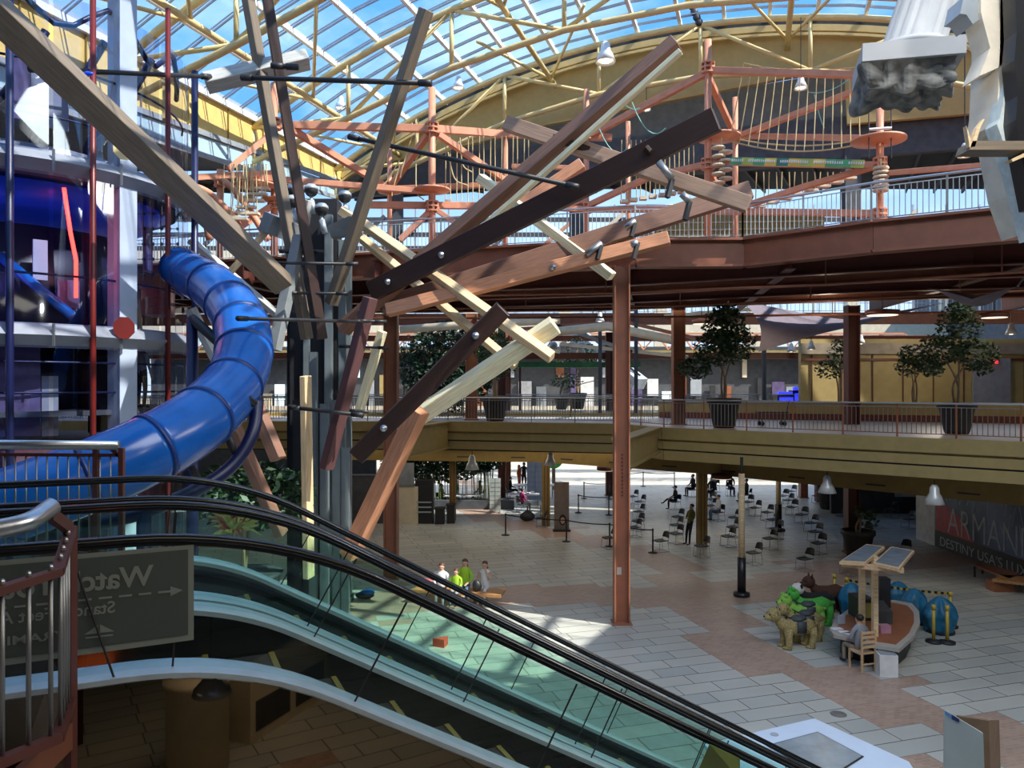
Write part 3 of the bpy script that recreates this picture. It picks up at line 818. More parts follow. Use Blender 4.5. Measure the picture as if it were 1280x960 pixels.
area_lamp('fill_below_landing', (5, -5, 4.9), (6, 3), 110); area_lamp('fill_below_landing_left', (-5, -3, 4.9), (3, 3), 60)  # added area fills brighten the dark space under the landing

# ------------------------------------------------------------------ glass play tower
TC = V((-13.5, 21, 0)); TR = 4.46
def TP(ang, r, z): return V((TC.x+math.cos(ang)*r, TC.y+math.sin(ang)*r, z))
a0, a1 = math.radians(-140), math.radians(28)
tower = thing('play_tower', 'tall round glass play tower with blue and red posts on the left', 'play tower', TC)
NP = 9
for k in range(NP):
    b0 = a0+(a1-a0)*k/NP; b1 = a0+(a1-a0)*(k+1)/NP
    for z0, z1 in ((1.0, 8.0), (8.45, 11.9), (12.35, 16.0)):
        mb = MB(); vs = []
        for i in range(7):
            a = b0+.01+(b1-b0-.02)*i/6; vs += [TP(a, TR, z0), TP(a, TR, z1)]
        mb.add(vs, [(2*i, 2*i+2, 2*i+3, 2*i+1) for i in range(6)]); mb.build('glass_panel', M['glasst'], tower, True)
for z in (8.2, 12.12):
    MB().path([TP(a0+(a1-a0)*i/40, TR-.05, z) for i in range(41)], .28, 4).build('ring_beam', M['ringbeam'], tower)
    for k in range(NP+1):
        a = a0+(a1-a0)*k/NP; MB().bar(TP(a, TR+.22, z-.25), TP(a, TR+.22, z+.25), .05, .04).build('ring_joint', M['steeld'], tower)
for z, m_ in ((6.35, 'dgrey'), (8.0, 'purple'), (11.9, 'dgrey'), (4.0, 'navy')):
    MB().lathe([(4.2, 0), (4.2, .12)], TC+V((0, 0, z)), 40).build('platform', M[m_], tower)
def ang_of(px, r=TR):
    u = (px-640)/F; d = V((u, 1, 0)).normalized(); oc = V((0, 0, 0))-TC
    b = oc.dot(d); c = oc.dot(oc)-r*r; q = b*b-c
    tt = -b-math.sqrt(max(q, 0)); P = d*tt; return math.atan2(P.y-TC.y, P.x-TC.x), P
for px, m_, r, top, nm in ((12, 'bluepost', .08, 17.0, 'blue_post'), (111, 'redpost', .068, 17.5, 'red_post'), (201, 'redpost', .068, 16.8, 'red_post'), (234, 'bluepost', .095, 16.0, 'blue_post')):
    a, P = ang_of(px); p = TP(a, TR+.2, 0)
    MB().tube(p, V((p.x, p.y, top)), r, 10).build(nm, M[m_], tower, True)
a, P = ang_of(153, 4.25)
tower_col = MB().box((P.x, P.y, 8.5), (.42, .5, 17), a).build('pale_column', M['whitecol'], tower)
for py, m_ in ((410, 'redpost'), (186, 'yellow')):
    a, P = ang_of(155, TR+.3); zz = CZ+(480-py)/F*P.y
    mb = MB(); n = V((P.x, P.y, 0)).normalized(); x = V((-n.y, n.x, 0))
    mb.slab([P+V((0, 0, zz))+x*(.25*math.cos(PI/8+k*PI/4))+V((0, 0, .28*math.sin(PI/8+k*PI/4))) for k in range(8)], -n*.05)
    mb.build('octagon_plate', M[m_], tower)
# inner dark drum, screens, bright blue bands
MB().lathe([(3.0, 6.5), (3.0, 8.0)], TC, 32).build('inner_drum', M['navy'], tower, True)
MB().lathe([(3.3, 8.15), (3.1, 10.9)], TC, 32).build('inner_drum', M['navy'], tower, True)
MB().lathe([(3.2, 11.35), (3.9, 11.8)], TC, 32).build('blue_band', M['brightblue'], tower, True)
MB().lathe([(3.4, 1.2), (3.4, 3.95)], TC, 32).build('inner_drum', M['navy'], tower, True)
MB().lathe([(4.3, 3.9), (4.3, 5.6)], TC, 40).build('red_drum', mat('dark_red_panel', (.07, .008, .012), .5), tower, True)
MB().lathe([(3.3, 12.3), (3.3, 12.8)], TC, 32).build('inner_drum', M['ringbeam'], tower, True)
for px, py0, py1, wd, m_ in ((22, 425, 545, .9, 'purple'), (62, 470, 545, .35, 'greyc'), (85, 350, 385, .5, 'purple'), (50, 300, 350, .3, 'whitecol'), (185, 285, 340, .5, 'purple'),
                            (62, 95, 160, .8, 'ringbeam'), (30, 60, 150, .5, 'purple'), (205, 110, 150, .35, 'yellowwall'), (125, 445, 540, .6, 'navy')):
    a, P = ang_of(px, 3.6); z0 = CZ+(480-py1)/F*P.y; z1 = CZ+(480-py0)/F*P.y
    MB().box((P.x, P.y, (z0+z1)/2), (.08, wd, z1-z0), a).build('wall_panel', M[m_], tower)
a, P = ang_of(198, 3.8)
MB().box((P.x, P.y, CZ+(480-378)/F*P.y), (.6, 1.1, .75), a).build('brown_box', M['tbrown'], tower)
_, P1 = ang_of(80, 4.15); _, P2 = ang_of(95, 4.15)
MB().path([W(80, 235, P1.y), W(88, 290, P1.y), W(95, 325, P2.y), W(95, 372, P2.y)], .045, 8).build('neon_tube', M['neonred'], tower, True)
_, P = ang_of(60, 3.9)
MB().tube(W(0, 320, P.y), W(90, 395, P.y), .12, 8).build('inner_slide', M['blue'], tower, True)
mb = MB()
for i in range(6):
    x = 168+i*11; _, P = ang_of(x, 4.0); mb.tube(W(x, 240, P.y), W(x, 350, P.y), .012, 5)
for j in range(6):
    _, P = ang_of(168, 4.0); _, Q = ang_of(222, 4.0); y = 248+j*19
    mb.tube(W(168, y, P.y), W(222, y, Q.y), .012, 5)
    for i in range(6):
        x = 168+i*11; mb.ell(P.lerp(Q, i/5)*1.0+V((0, 0, CZ+(480-y)/F*P.lerp(Q, i/5).y)), .05, .05, .05, 6, 4)
mb.build('climbing_net', M['blackp'], tower)
for z in (6.9, 7.6, 9.6, 13.2, 14.4):
    MB().path([TP(a0+(a1-a0)*i/30, TR-.15, z) for i in range(31)], .03, 6).build('inner_rail', M['bluepost'], tower, True)
for k in range(3):
    a = math.radians(-75+k*28); p = TP(a, 2.6, 12.4)
    MB().path(spline([p, p+V((.3, -.2, .9)), p+V((.9, 0, 1.6)), p+V((1.6, .4, 3.2))], 6), .1, 8).build('blue_tube', M['bluepost'], tower, True)
MB().path([TP(a0+(a1-a0)*i/30, TR-.3, 15.8+.4*math.sin(i)) for i in range(31)], .07, 6).build('top_ring', M['bluepost'], tower, True)
point_lamp('tower_violet_light', TC+V((1.5, -3.2, 9.5)), 22, (.35, .25, 1), .5)
point_lamp('tower_violet_light_low', TC+V((.5, -3.6, 7.4)), 15, (.5, .4, 1), .4)
MB().ell(W(110, 92, 17.3), .12, .05, .05).build('blue_spot', M['brightblue'], tower, True)

# ------------------------------------------------------------------ blue tube slide
sp = [(225, 335, 20.8), (242, 345, 20.0), (262, 356, 18.9), (284, 377, 17.6), (301, 405, 16.3), (305, 440, 15.5), (293, 478, 14.8), (264, 512, 13.7), (222, 543, 12.8), (170, 570, 12.2), (110, 596, 11.8), (50, 618, 11.5), (-30, 646, 11.3), (-110, 670, 11.2)]
pts = spline([W(*q) for q in sp], 10)
slide = thing('tube_slide', 'big blue spiral tube slide curling out of the glass tower', 'slide', pts[40])
seg = [0, 10, 21, 32, 41, 50, 61, 73, 86, 100, 115, len(pts)-1]
for a, b in zip(seg[:-1], seg[1:]):
    MB().path(pts[a:b+1], .55, 28).build('tube_section', M['blue'], slide, True)
for a in seg[1:-1]:
    d = (pts[a+1]-pts[a-1]).normalized()
    MB().path([pts[a]-d*.035, pts[a]+d*.035], .572, 28).build('joint_flange', mat('slide_joint', (.006, .03, .16), .4) if a == 10 else bpy.data.materials['slide_joint'], slide, True)
t = thing('slide_frame', 'dark curved pipe frame carrying the blue tube slide', 'frame', W(300, 600, 14))
MB().path(spline([W(322, 500, 14.6), W(316, 540, 14.3), W(292, 580, 14), (W(250, 610, 13.6)), W(180, 640, 13.2), W(120, 655, 13)], 8), .12, 12).build('curved_pipe', M['bluepost'], t, True)
MB().path(spline([W(240, 398, 17), W(270, 425, 16.6), W(300, 455, 16.2), W(322, 500, 14.7)], 6), .11, 10).build('curved_pipe', M['blackp'], t, True)
for q in ((318, 505, 300, 490), (296, 575, 285, 545), (250, 604, 232, 570)):
    MB().tube(W(q[0], q[1], 14.2), W(q[2], q[3], 13.9), .07, 8).build('strut', M['blackp'], t, True)
p = W(180, 640, 13.2); MB().tube(p, V((p.x, p.y, 0)), .12, 10).build('pole', M['bluepost'], t, True)
p = W(240, 398, 17); MB().tube(p, V((p.x, p.y, 0)), .12, 10).build('pole', M['bluepost'], t, True)

# ------------------------------------------------------------------ timber sculpture
sc_ = thing('timber_sculpture', 'giant sculpture of crisscrossed timbers bolted around a dark steel core', 'sculpture', G(398, 752))
def tb(x0, y0, D0, x1, y1, D1, wpx, m, depth=.35, roll=0.0, bolts=()):
    p0, p1 = W(x0, y0, D0), W(x1, y1, D1); ax = (p1-p0).normalized()
    up = ax.cross(V((0, 1, 0))).normalized()
    if up.z < 0: up = -up
    h = wpx*(D0+D1)/2/F
    o = beam_obj('timber_beam', p0, p1, depth, h, M[m], sc_, up=up, bev=.015, roll=roll)
    R = o.matrix_local.to_3x3(); fn = R @ V((0, 1, 0))
    if fn.y > 0: fn = -fn
    for f in bolts:
        c = p0.lerp(p1, f); mb = MB()
        mb.tube(c+fn*(depth/2-.02), c+fn*(depth/2+.10), .085, 10); mb.tube(c+fn*(depth/2+.05), c+fn*(depth/2+.22), .045, 8)
        mb.build('bolt', M['steel'], sc_, True)
    return o
tb(-40, -18, 14.0, 354, 356, 21.0, 31, 'ttaupe', .42, .25, ())
tb(308, -14, 22, 384, 424, 22.5, 11, 'ttaupe', .3, .5)
tb(332, -14, 21.3, 403, 424, 22, 12, 'tdark', .3, -.35)
tb(533, 12, 19.5, 414, 380, 22.2, 13, 'ttaupe', .3, .6)
tb(257, 104, 21.8, 385, 74, 22.6, 17, 'twhite', .5, -.3)
tb(375, 295, 22, 343, 438, 21.6, 13, 'tgrey', .3, .3)
tb(465, 364, 22.6, 896, 149, 18.2, 27, 'tdark', .32, 0.0, (.06, .24))
tb(846, 54, 19.8, 428, 412, 23.4, 16, 'tbrown', .42, .5, (.93,))
tb(632, 154, 21.6, 936, 256, 19.4, 19, 'tmid', .25, 0)
tb(938, 238, 22.4, 478, 384, 23.2, 22, 'tbrown', .3, .15)
tb(836, 298, 21.2, 484, 388, 22.4, 16, 'tsalmon', .3, .2, (.4,))
tb(600, 222, 23.6, 765, 346, 22.4, 11, 'tcream', .4, .4)
tb(455, 281, 23.2, 690, 447, 20.8, 11, 'ttan', .3, -.5)
tb(452, 298, 24.4, 645, 458, 23.4, 9, 'ttan', .3, -.4)
tb(728, 205, 24.6, 556, 322, 25.2, 14, 'tsalmon', .3, .2)
tb(629, 386, 19.0, 446, 570, 19.8, 22, 'tdark', .34, -.18, (.18, .80))
tb(694, 406, 21.2, 500, 536, 22.6, 21, 'tcream', .32, -.55)
tb(851, 64, 19.5, 566, 318, 22.0, 6, 'tcream', .2, .3)  # cream strip stands in for the sunlit lower face of the brown timber
tb(524, 512, 21.4, 437, 694, 22.6, 20, 'tsalmon', .5, .35, ())
tb(463, 372, 21.0, 408, 586, 21.6, 12, 'tpurple', .35, .5)
tb(478, 414, 24, 447, 520, 24.4, 9, 'tcream', .3, .2)
tb(308, 478, 19.5, 348, 574, 19.2, 15, 'tbrown', .3, .3)
tb(290, 528, 20.5, 352, 668, 21.5, 12, 'tbrown', .35, .3)
tb(238, 386, 20.5, 272, 452, 20.8, 9, 'twhite', .3, .3)
tb(382, 470, 21.8, 386, 722, 22.3, 8, 'ttan', .35, .3)
tb(238, 300, 23.5, 352, 398, 24, 7, 'twhite', .3, .3)
tb(286, 342, 23, 336, 286, 23, 8, 'ttan', .3, .3)
tb(332, 278, 22.6, 372, 292, 23.4, 24, 'tgrey', .6, .2)
tb(425, 262, 23.6, 500, 310, 24.0, 10, 'ttan', .3, .3)
tb(692, 172, 21.0, 738, 188, 20.8, 9, 'tdark', .3, .3)
# rods
def rod(x0, y0, D0, x1, y1, D1, rpx):
    MB().tube(W(x0, y0, D0), W(x1, y1, D1), rpx*(D0+D1)/2/F, 10).build('steel_rod', M['blackp'], sc_, True)
    a, b = W(x0, y0, D0), W(x1, y1, D1); d = (b-a).normalized()
    MB().tube(a-d*.02, a+d*.3, rpx*1.35*(D0+D1)/2/F, 10).build('rod_end', M['blackp'], sc_, True)
    MB().tube(b-d*.3, b+d*.02, rpx*1.35*(D0+D1)/2/F, 10).build('rod_end', M['blackp'], sc_, True)
rod(38, 86, 17.0, 262, 96, 21.6, 3.0); rod(303, 97, 20.6, 538, 104, 19.2, 3.2); rod(340, 82, 21, 372, 84, 21, 3)
rod(437, 171, 21.5, 722, 234, 19.2, 3.0); rod(312, 328, 20.8, 447, 330, 21.2, 2.0); rod(298, 398, 14.6, 452, 402, 20.6, 2.2)
rod(448, 401, 20.7, 482, 402, 21, 1.8); rod(350, 314, 22, 403, 315, 22, 2); rod(358, 366, 21.8, 434, 367, 21.8, 1.8); rod(362, 509, 21.2, 453, 519, 20.9, 2.6)
rod(425, 433, 23.4, 485, 435, 23.2, 1.6); rod(438, 513, 21, 460, 515, 21, 1.6)
def clip(x0, y0, x1, y1, D):
    a, b = W(x0, y0, D), W(x1, y1, D)
    MB().tube(a, b, .09, 8).build('steel_clip', M['steeld'], sc_, True)
    MB().bar(b, b+V(((x0-x1)*.0+(-.12), -.05, -.45)), .12, .1).build('steel_clip', M['blackp'], sc_)
clip(823, 202, 840, 224, 18.6); clip(852, 242, 862, 252, 18.9); clip(782, 285, 794, 276, 21.8); clip(733, 318, 752, 304, 21.3); clip(789, 306, 797, 303, 20.9)
tb(806, 185, 18.7, 812, 192, 18.7, 5, 'tdark', .4)
mb = MB(); 
# steel core of upright channels
core = [(363, 300, 744, 25.2, 7, 'blackp'), (372, 262, 750, 25.6, 8, 'blackp'), (383, 405, 748, 24.8, 7, 'metalgrey'), (392, 265, 745, 25.0, 9, 'metalgrey'), (400, 300, 748, 26.0, 8, 'blackp'),
        (410, 268, 748, 24.6, 8, 'metalgrey'), (419, 270, 748, 26.2, 9, 'blackp'), (427, 300, 747, 25.0, 7, 'metalgrey'), (435, 330, 746, 25.6, 6, 'metalgrey'), (405, 505, 748, 23.6, 9, 'metalgrey'),
        (391, 440, 700, 23.8, 8, 'metalgrey'), (420, 500, 735, 23.9, 8, 'metalgrey'), (431, 560, 746, 24, 8, 'metalgrey'), (371, 500, 730, 24.2, 9, 'blackp')]
for x, y0, y1, D, w, m_ in core:
    top = W(x, y0, D); c = V((top.x, top.y, 0)); wd = w*D/F
    mb = MB(); mb.box((c.x, c.y, top.z/2), (wd, .05, top.z)); mb.box((c.x-wd/2, c.y+.09, top.z/2), (.04, .2, top.z)); mb.box((c.x+wd/2, c.y+.09, top.z/2), (.04, .2, top.z))
    mb.build('steel_channel', M[m_], sc_)
MB().box((G(398, 752).x, 25.3, 6.5), (1.5, .7, 13)).build('steel_core', M['blackp'], sc_)
MB().box((G(398, 752).x, 25.2, .1), (2.2, 1.4, .2)).build('base_plate', M['dgrey'], sc_)
tb(385, 250, 23.5, 372, 320, 23.8, 10, 'twhite', .3, .3)
for x, y, D in ((389, 238, 23.6), (431, 246, 23.8), (366, 252, 23.8), (402, 262, 23.2), (366, 238, 24.4)):
    p = W(x, y, D)
    s_ = MB().ell(p, .20, .2, .20, 14, 10).build('spotlight', M['blackp'], sc_, True)
    MB().lathe([(.21, 0), (.2, .07), (.12, .16), (.02, .17)], p+V((0, 0, .02)), 16).build('spotlight_hood', M['lgrey'], s_, True)
    MB().tube(p-V((0, 0, .15)), p-V((0, 0, .6)), .05, 8).tube(p-V((0, 0, .3)), p-V((0, 0, .7))+V((.1, 0, 0)), .09, 8).build('spotlight_arm', M['lgrey'], s_, True)
MB().slab([W(410, 282, 23.4), W(436, 270, 23.2), W(452, 272, 23.2), (W(446, 292, 23.4)), W(414, 297, 23.5)], (0, .3, 0)).build('grey_plate', M['tgrey'], sc_)
# ------------------------------------------------------------------ ropes course (salmon steel)
rc = thing('ropes_course', 'salmon steel high ropes course of poles, beams, discs and hanging steps', 'ropes course', (3, 31, Z3))
def rpole(x, yt, yb, D, wpx, flanges=()):
    a, b = W(x, yt, D), W(x, yb, D); b.z = max(b.z, Z3-.02) if b.z < Z3+1.2 else b.z
    b.z = Z3
    MB().tube(b, a, wpx*D/F/2, 14).build('pole', M['salmon'], rc, True)
    for y in flanges:
        c = W(x, y, D); mb = MB(); r = wpx*D/F/2
        for dz in (-.18, 0, .18): mb.lathe([(r*1.9, dz-.03), (r*1.9, dz+.03)], c, 16)
        for k in range(8): mb.tube(c+V((math.cos(k)*r*1.6, math.sin(k)*r*1.6, -.2)), c+V((math.cos(k)*r*1.6, math.sin(k)*r*1.6, .2)), .04, 5)
        mb.build('flange', M['salmon'], rc)
rpole(885, 50, 300, 30, 9, (85, 205)); rpole(540, 110, 300, 31, 9, (160, 258)); rpole(343, 104, 300, 30.5, 9, (155, 255)); rpole(1100, 122, 280, 26.5, 9, (205, 268))
rpole(919, 122, 300, 34, 7, (170,)); rpole(733, 112, 300, 32.5, 7, (168, 260)); rpole(785, 152, 300, 35, 6, ()); rpole(632, 164, 300, 33, 6); rpole(487, 186, 300, 34, 6, (233,)); rpole(275, 212, 300, 29.5, 8, (226,))
def rb(x0, y0, D0, x1, y1, D1, wpx, m='salmon'):
    p0, p1 = W(x0, y0, D0), W(x1, y1, D1); h = wpx*(D0+D1)/2/F
    return beam_obj('course_beam', p0, p1, .22, h, M[m], rc, bev=.01)
for q in [(345, 156, 30.5, 540, 161, 31, 9), (540, 161, 31, 632, 168, 33, 9), (632, 168, 33, 765, 172, 32.5, 8), (365, 162, 30.5, 480, 232, 34, 8), (740, 168, 32.5, 885, 90, 30, 8),
          (885, 88, 30, 1080, 94, 27, 8), (885, 96, 30, 919, 170, 34, 7), (919, 172, 34, 1090, 106, 27, 7), (919, 170, 34, 1090, 173, 28, 7), (548, 168, 31, 640, 232, 33, 7), (535, 168, 31, 487, 235, 34, 7),
          (340, 166, 30.5, 285, 212, 29.5, 7), (275, 218, 29.5, 540, 240, 31, 7), (240, 222, 27, 343, 216, 30.5, 7), (455, 256, 31, 660, 258, 32, 8), (343, 255, 30.5, 275, 300, 29, 8),
          (540, 262, 31, 500, 300, 31, 7), (545, 262, 31, 600, 300, 31, 6), (733, 262, 32.5, 885, 262, 30, 7), (885, 264, 30, 1100, 267, 26.5, 8), (668, 258, 32, 733, 262, 32.5, 7),
          (733, 258, 32.5, 810, 222, 31, 7), (810, 222, 31, 885, 205, 30, 7), (930, 258, 29, 1010, 232, 28, 7), (1010, 232, 28, 1100, 206, 26.5, 7), (885, 202, 30, 1100, 207, 26.5, 8), (1100, 217, 26.5, 1265, 204, 22, 6),
          (487, 236, 34, 640, 230, 33, 6), (640, 208, 33, 733, 210, 32.5, 5), (733, 250, 32.5, 640, 275, 33, 5), (905, 242, 34, 930, 240, 33, 6), (885, 212, 30, 900, 240, 31, 6)]:
    rb(*q)
for pts in ([(240, 232, 27), (262, 242, 27.5), (290, 270, 28), (310, 300, 28)], [(275, 222, 29.5), (295, 240, 29), (320, 275, 28.6), (335, 300, 28.5)], [(240, 258, 26.5), (255, 270, 26.8), (262, 300, 27)]):
    MB().path(spline([W(*p) for p in pts], 5), .13, 8).build('curved_strut', M['salmon'], rc, True)
for x, y, D, r in ((1098, 176, 26.5, .88), (540, 238, 31, .72), (898, 172, 30, .85), (320, 232, 30, .8), (343, 250, 30.5, .5), (275, 262, 29.5, .5), (487, 240, 34, .5)):
    MB().lathe([(r*.2, -.12), (r, -.02), (r, .05), (.1, .06)], W(x, y, D), 28).build('disc_platform', M['salmon'], rc, True)
# banner beam: green and yellow strips
p0, p1 = W(912, 202.5, 28.9), W(1078, 206.5, 26.5)
cols = [('banner_green', (.08, .38, .16)), ('banner_lime', (.40, .50, .10)), ('banner_yellow', (.65, .50, .08)), ('banner_teal', (.04, .22, .16))]
for n, c in cols: mat(n, c, .5)
seq = ['banner_green', 'banner_lime', 'banner_green', 'banner_yellow', 'banner_teal', 'banner_yellow', 'banner_lime', 'banner_yellow', 'banner_green', 'banner_green', 'banner_lime']
mb = MB()
bn = thing('banner_strip', 'green and yellow banner strip fixed along a salmon beam of the ropes course', 'banner', p0)
d = (p1-p0)
for i, s_ in enumerate(seq):
    a = p0+d*(i/len(seq))-V((0, .14, 0)); b = p0+d*((i+1)/len(seq))-V((0, .14, 0))
    MB().bar(a, b, .03, .27).build('banner_panel', bpy.data.materials[s_], bn)
mb = MB()
for i in range(60):
    if i % 15 in (6, 7): continue
    a = p0+d*((i+.3)/60)-V((0, .17, -.02)); mb.bar(a, a+d*.010, .02, .09)
mb.build('lettering', M['whitec'], bn)
# rope bridge
br_ = thing('rope_bridge', 'hanging rope bridge of vertical pale ropes between two salmon poles', 'rope bridge', W(1000, 130, 28))
def sag(x0, y0, D0, x1, y1, D1, s, n=14): return [W(x0+(x1-x0)*i/n, y0+(y1-y0)*i/n+s*4*(i/n)*(1-i/n), D0+(D1-D0)*i/n) for i in range(n+1)]
tp = sag(930, 79, 30, 1072, 83, 27, 7); bt = sag(912, 176, 30, 1075, 180, 27, 11)
MB().path(tp, .025, 5).build('top_rope', M['rope'], br_); MB().path(bt, .03, 5).build('bottom_rope', M['rope'], br_)
MB().path(sag(905, 170, 30.4, 1078, 174, 27.4, 10), .03, 5).build('bottom_rope', M['rope'], br_)
for a, b in zip(tp, bt): MB().tube(a, b, .02, 5).build('hanging_rope', M['rope'], br_)
# hanging steps
def hang_steps(label, seqs, ytop, slat=(34, 4.5)):
    t = thing('hanging_steps', label, 'hanging steps', W(*seqs[0]))
    for x, y, D in seqs:
        w_ = slat[0]*D/F; c = W(x, y, D)
        MB().bar(c-V((w_/2, 0, 0)), c+V((w_/2, 0, 0)), .3, slat[1]*D/F).build('slat', M['log'], t)
        mb = MB(); tz = CZ+(480-ytop(x))/F*D
        for sx_ in (-.4, .4): mb.tube(V((c.x+w_*sx_, c.y, c.z)), V((c.x+w_*sx_*.8, c.y, tz)), .02, 5)
        mb.build('rope', M['rope'], t)
    return t
hang_steps('run of pale hanging wooden steps on ropes at the upper left', [(288, 272, 28), (300, 266, 28.3), (298, 274, 27.8), (308, 259, 28.6), (312, 267, 28.2), (318, 251, 28.9), (306, 247, 29.2), (322, 243, 29.1), (325, 236, 29.4)], lambda x: 205, (24, 3))
hang_steps('short run of pale steps hanging behind the central timbers', [(560+i*14, 252+3*math.sin(i), 32) for i in range(8)], lambda x: 170, (8, 3))
hang_steps('row of pale steps hanging right of the dark timber', [(780+i*12, 252-2*i, 31.5) for i in range(8)], lambda x: 175, (9, 4))
hang_steps('rising line of pale steps below the green banner strip', [(950+i*16, 258-5*i, 29.5) for i in range(8)], lambda x: 215, (14, 3))
for x, y0, y1, D, lab in ((902, 186, 238, 29.5, 'rope ladder of pale round discs beside the tall right-centre pole'), (1101, 212, 245, 26.2, 'ladder of pale rungs on the right salmon pole')):
    t = thing('rung_ladder', lab, 'ladder', W(x, y1, D))
    n = int((y1-y0)/5.5)
    for i in range(n): MB().lathe([(.24, 0), (.26, .04), (.24, .08)], W(x+(5 if i % 2 else -4)*(x < 1000), y0+i*5.5, D), 14).build('rung', M['log'], t)
    MB().tube(W(x, y0-14, D), W(x, y1, D), .03, 5).build('rope', M['rope'], t)
t = thing('safety_lines', 'loose pale ropes dangling from the ropes course left of centre', 'ropes', W(520, 210, 31))
for x0, y0, x1, y1 in ((515, 170, 500, 222), (500, 205, 490, 245), (520, 205, 530, 250), (500, 200, 470, 236), (560, 190, 585, 232), (575, 172, 590, 215)):
    MB().path(spline([W(x0, y0, 31), W((x0+x1)/2-4, (y0+y1)/2+12, 31), W(x1, y1, 31)], 6), .025, 5).build('rope', M['rope'], t)
t = thing('safety_lines', 'green and blue safety cords looping beside the upper brown timber', 'ropes', W(790, 140, 31))
for x0, y0, x1, y1, s in ((765, 105, 800, 135, 12), (790, 128, 832, 160, 20), (745, 150, 785, 185, 20), (1010, 115, 1060, 100, 6), (1018, 118, 1030, 160, 4)):
    MB().path([W(x0+(x1-x0)*i/8, y0+(y1-y0)*i/8+s*4*(i/8)*(1-i/8), 30) for i in range(9)], .022, 5).build('cord', mat('teal_cord', (.2, .5, .45), .6) if 'teal_cord' not in bpy.data.materials else bpy.data.materials['teal_cord'], t)
t = thing('trapeze', 'small trapeze frame hanging at the right salmon pole', 'trapeze', W(1098, 150, 26))
for x in (1086, 1114): MB().tube(W(x, 128, 26), W(x, 198, 26), .02, 5).build('cord', M['blackp'], t)
MB().tube(W(1086, 162, 26), W(1114, 160, 26), .05, 8).build('bar', M['lgrey'], t)

# ------------------------------------------------------------------ hanging fluted column with rock
t = thing('broken_column', 'white fluted column hanging upside down with a lump of grey rock under its plinth', 'column', W(1135, 100, 10))
cb = W(1132, 79, 10); ax_ = V((.03, 0, 1)).normalized(); xx = V((math.cos(.30), -math.sin(.30), -.03)).normalized(); yy = ax_.cross(xx)
def CP(x, y, z): return cb+xx*x+yy*y+ax_*z+V((.30*max(0, z-.14), 0, 0))
mb = MB(); vs = []; n = 96
hs = [0.14, .18, .24, 1.2, 2.2, 3.4, 4.6]; rs = [.44, .40, .375, .37, .36, .35, .34]
for h_, r_ in zip(hs, rs):
    for j in range(n):
        a = 2*PI*j/n; fl = 1-.075*max(0, math.sin(a*16))**.6*(1 if h_ > .2 else 0)
        vs.append(CP(math.cos(a)*r_*fl+.06, math.sin(a)*r_*fl, h_))
mb.add(vs, [(i*n+j, i*n+(j+1) % n, (i+1)*n+(j+1) % n, (i+1)*n+j) for i in range(len(hs)-1) for j in range(n)]+[tuple((len(hs)-1)*n+j for j in range(n))])
mb.build('shaft', M['plaster'], t, True)
vs = []
for h_, r_ in ((.06, .50), (.09, .53), (.13, .53), (.17, .46)):
    for j in range(n): a = 2*PI*j/n; vs.append(CP(math.cos(a)*r_+.05, math.sin(a)*r_, h_))
MB().add(vs, [(i*n+j, i*n+(j+1) % n, (i+1)*n+(j+1) % n, (i+1)*n+j) for i in range(3) for j in range(n)]+[tuple(j for j in range(n)), tuple(3*n+j for j in range(n))]).build('torus_moulding', M['plaster'], t, True)
mb = MB(); mb.frame(CP(0, 0, -.03), xx, yy, ax_, .57, .54, .11); mb.build('plinth', M['plaster'], t)
me = bpy.data.meshes.new('rock'); bm = bmesh.new(); bmesh.ops.create_cube(bm, size=1); bmesh.ops.subdivide_edges(bm, edges=bm.edges[:], cuts=22, use_grid_fill=True)
for v in bm.verts:
    c = v.co.copy(); taper = 1-.10*max(0, -c.z-.1)
    p = V((c.x*1.14*taper, c.y*1.08*taper, c.z*(.40+.06*c.x)-.0*c.x))
    nn_ = noise.fractal(p*2.6+V((5, 3, 1)), .9, 2.2, 4)*.05+abs(noise.noise(p*3.4+V((2, 0, 0))))*.16-.07
    k = 1 if c.z < .42 else .3
    p += V((c.x, c.y, c.z*1.2))*nn_*2.0*k-V((c.x, c.y, 0))*.08
    v.co = p
bm.to_mesh(me); bm.free(); me.materials.append(M['rock'])
o = bpy.data.objects.new('rock_base', me); COL.objects.link(o); o.parent = t; o.matrix_local = Matrix.Translation(CP(-.02, 0, -.31)-ORG[t.name]) @ Matrix((xx, yy, ax_)).transposed().to_4x4()
for dx in (-.25, .25): MB().tube(CP(.1+dx, 0, 4.5), V((CP(.1+dx, 0, 4.5).x, CP(0, 0, 4.5).y, 21.5)), .02, 6).build('hanging_cable', M['blackp'], t)

# torn plaster wall at the right edge
DW = 8.0
t = thing('torn_wall', 'torn cream plaster wall fragment hanging at the upper right edge', 'wall fragment', W(1250, 240, DW))
def wp(pts, D=DW): return [W(x, y, D) for x, y in pts]
MB().slab(wp([(1228, -60), (1226, 15), (1238, 60), (1224, 95), (1249, 84), (1262, 70), (1262, -60)]), (0, .3, 0)).build('plaster_sheet', M['torn'], t)
MB().slab(wp([(1251, -60), (1250, 60), (1247, 130), (1243, 155), (1256, 158), (1272, 240), (1290, 290), (1276, 140), (1268, 60), (1270, -60)]), (0, .5, 0)).build('plaster_edge', M['torn'], t)
MB().slab(wp([(1258, 106), (1266, 100), (1284, 190), (1300, 260), (1290, 300), (1268, 215), (1246, 155), (1250, 148)], 7.9), (0, .2, 0)).build('grooved_trim', mat('pale_trim', (.70, .80, .80), .5, var=.1, scale=14, bump=.4), t)
MB().slab(wp([(1267, -60), (1271, 40), (1268, 75), (1272, 120), (1270, 150), (1276, 190), (1290, 260), (1400, 260), (1400, -60)], 7.7), (0, .2, 0)).build('dark_backing', M['black'], t)
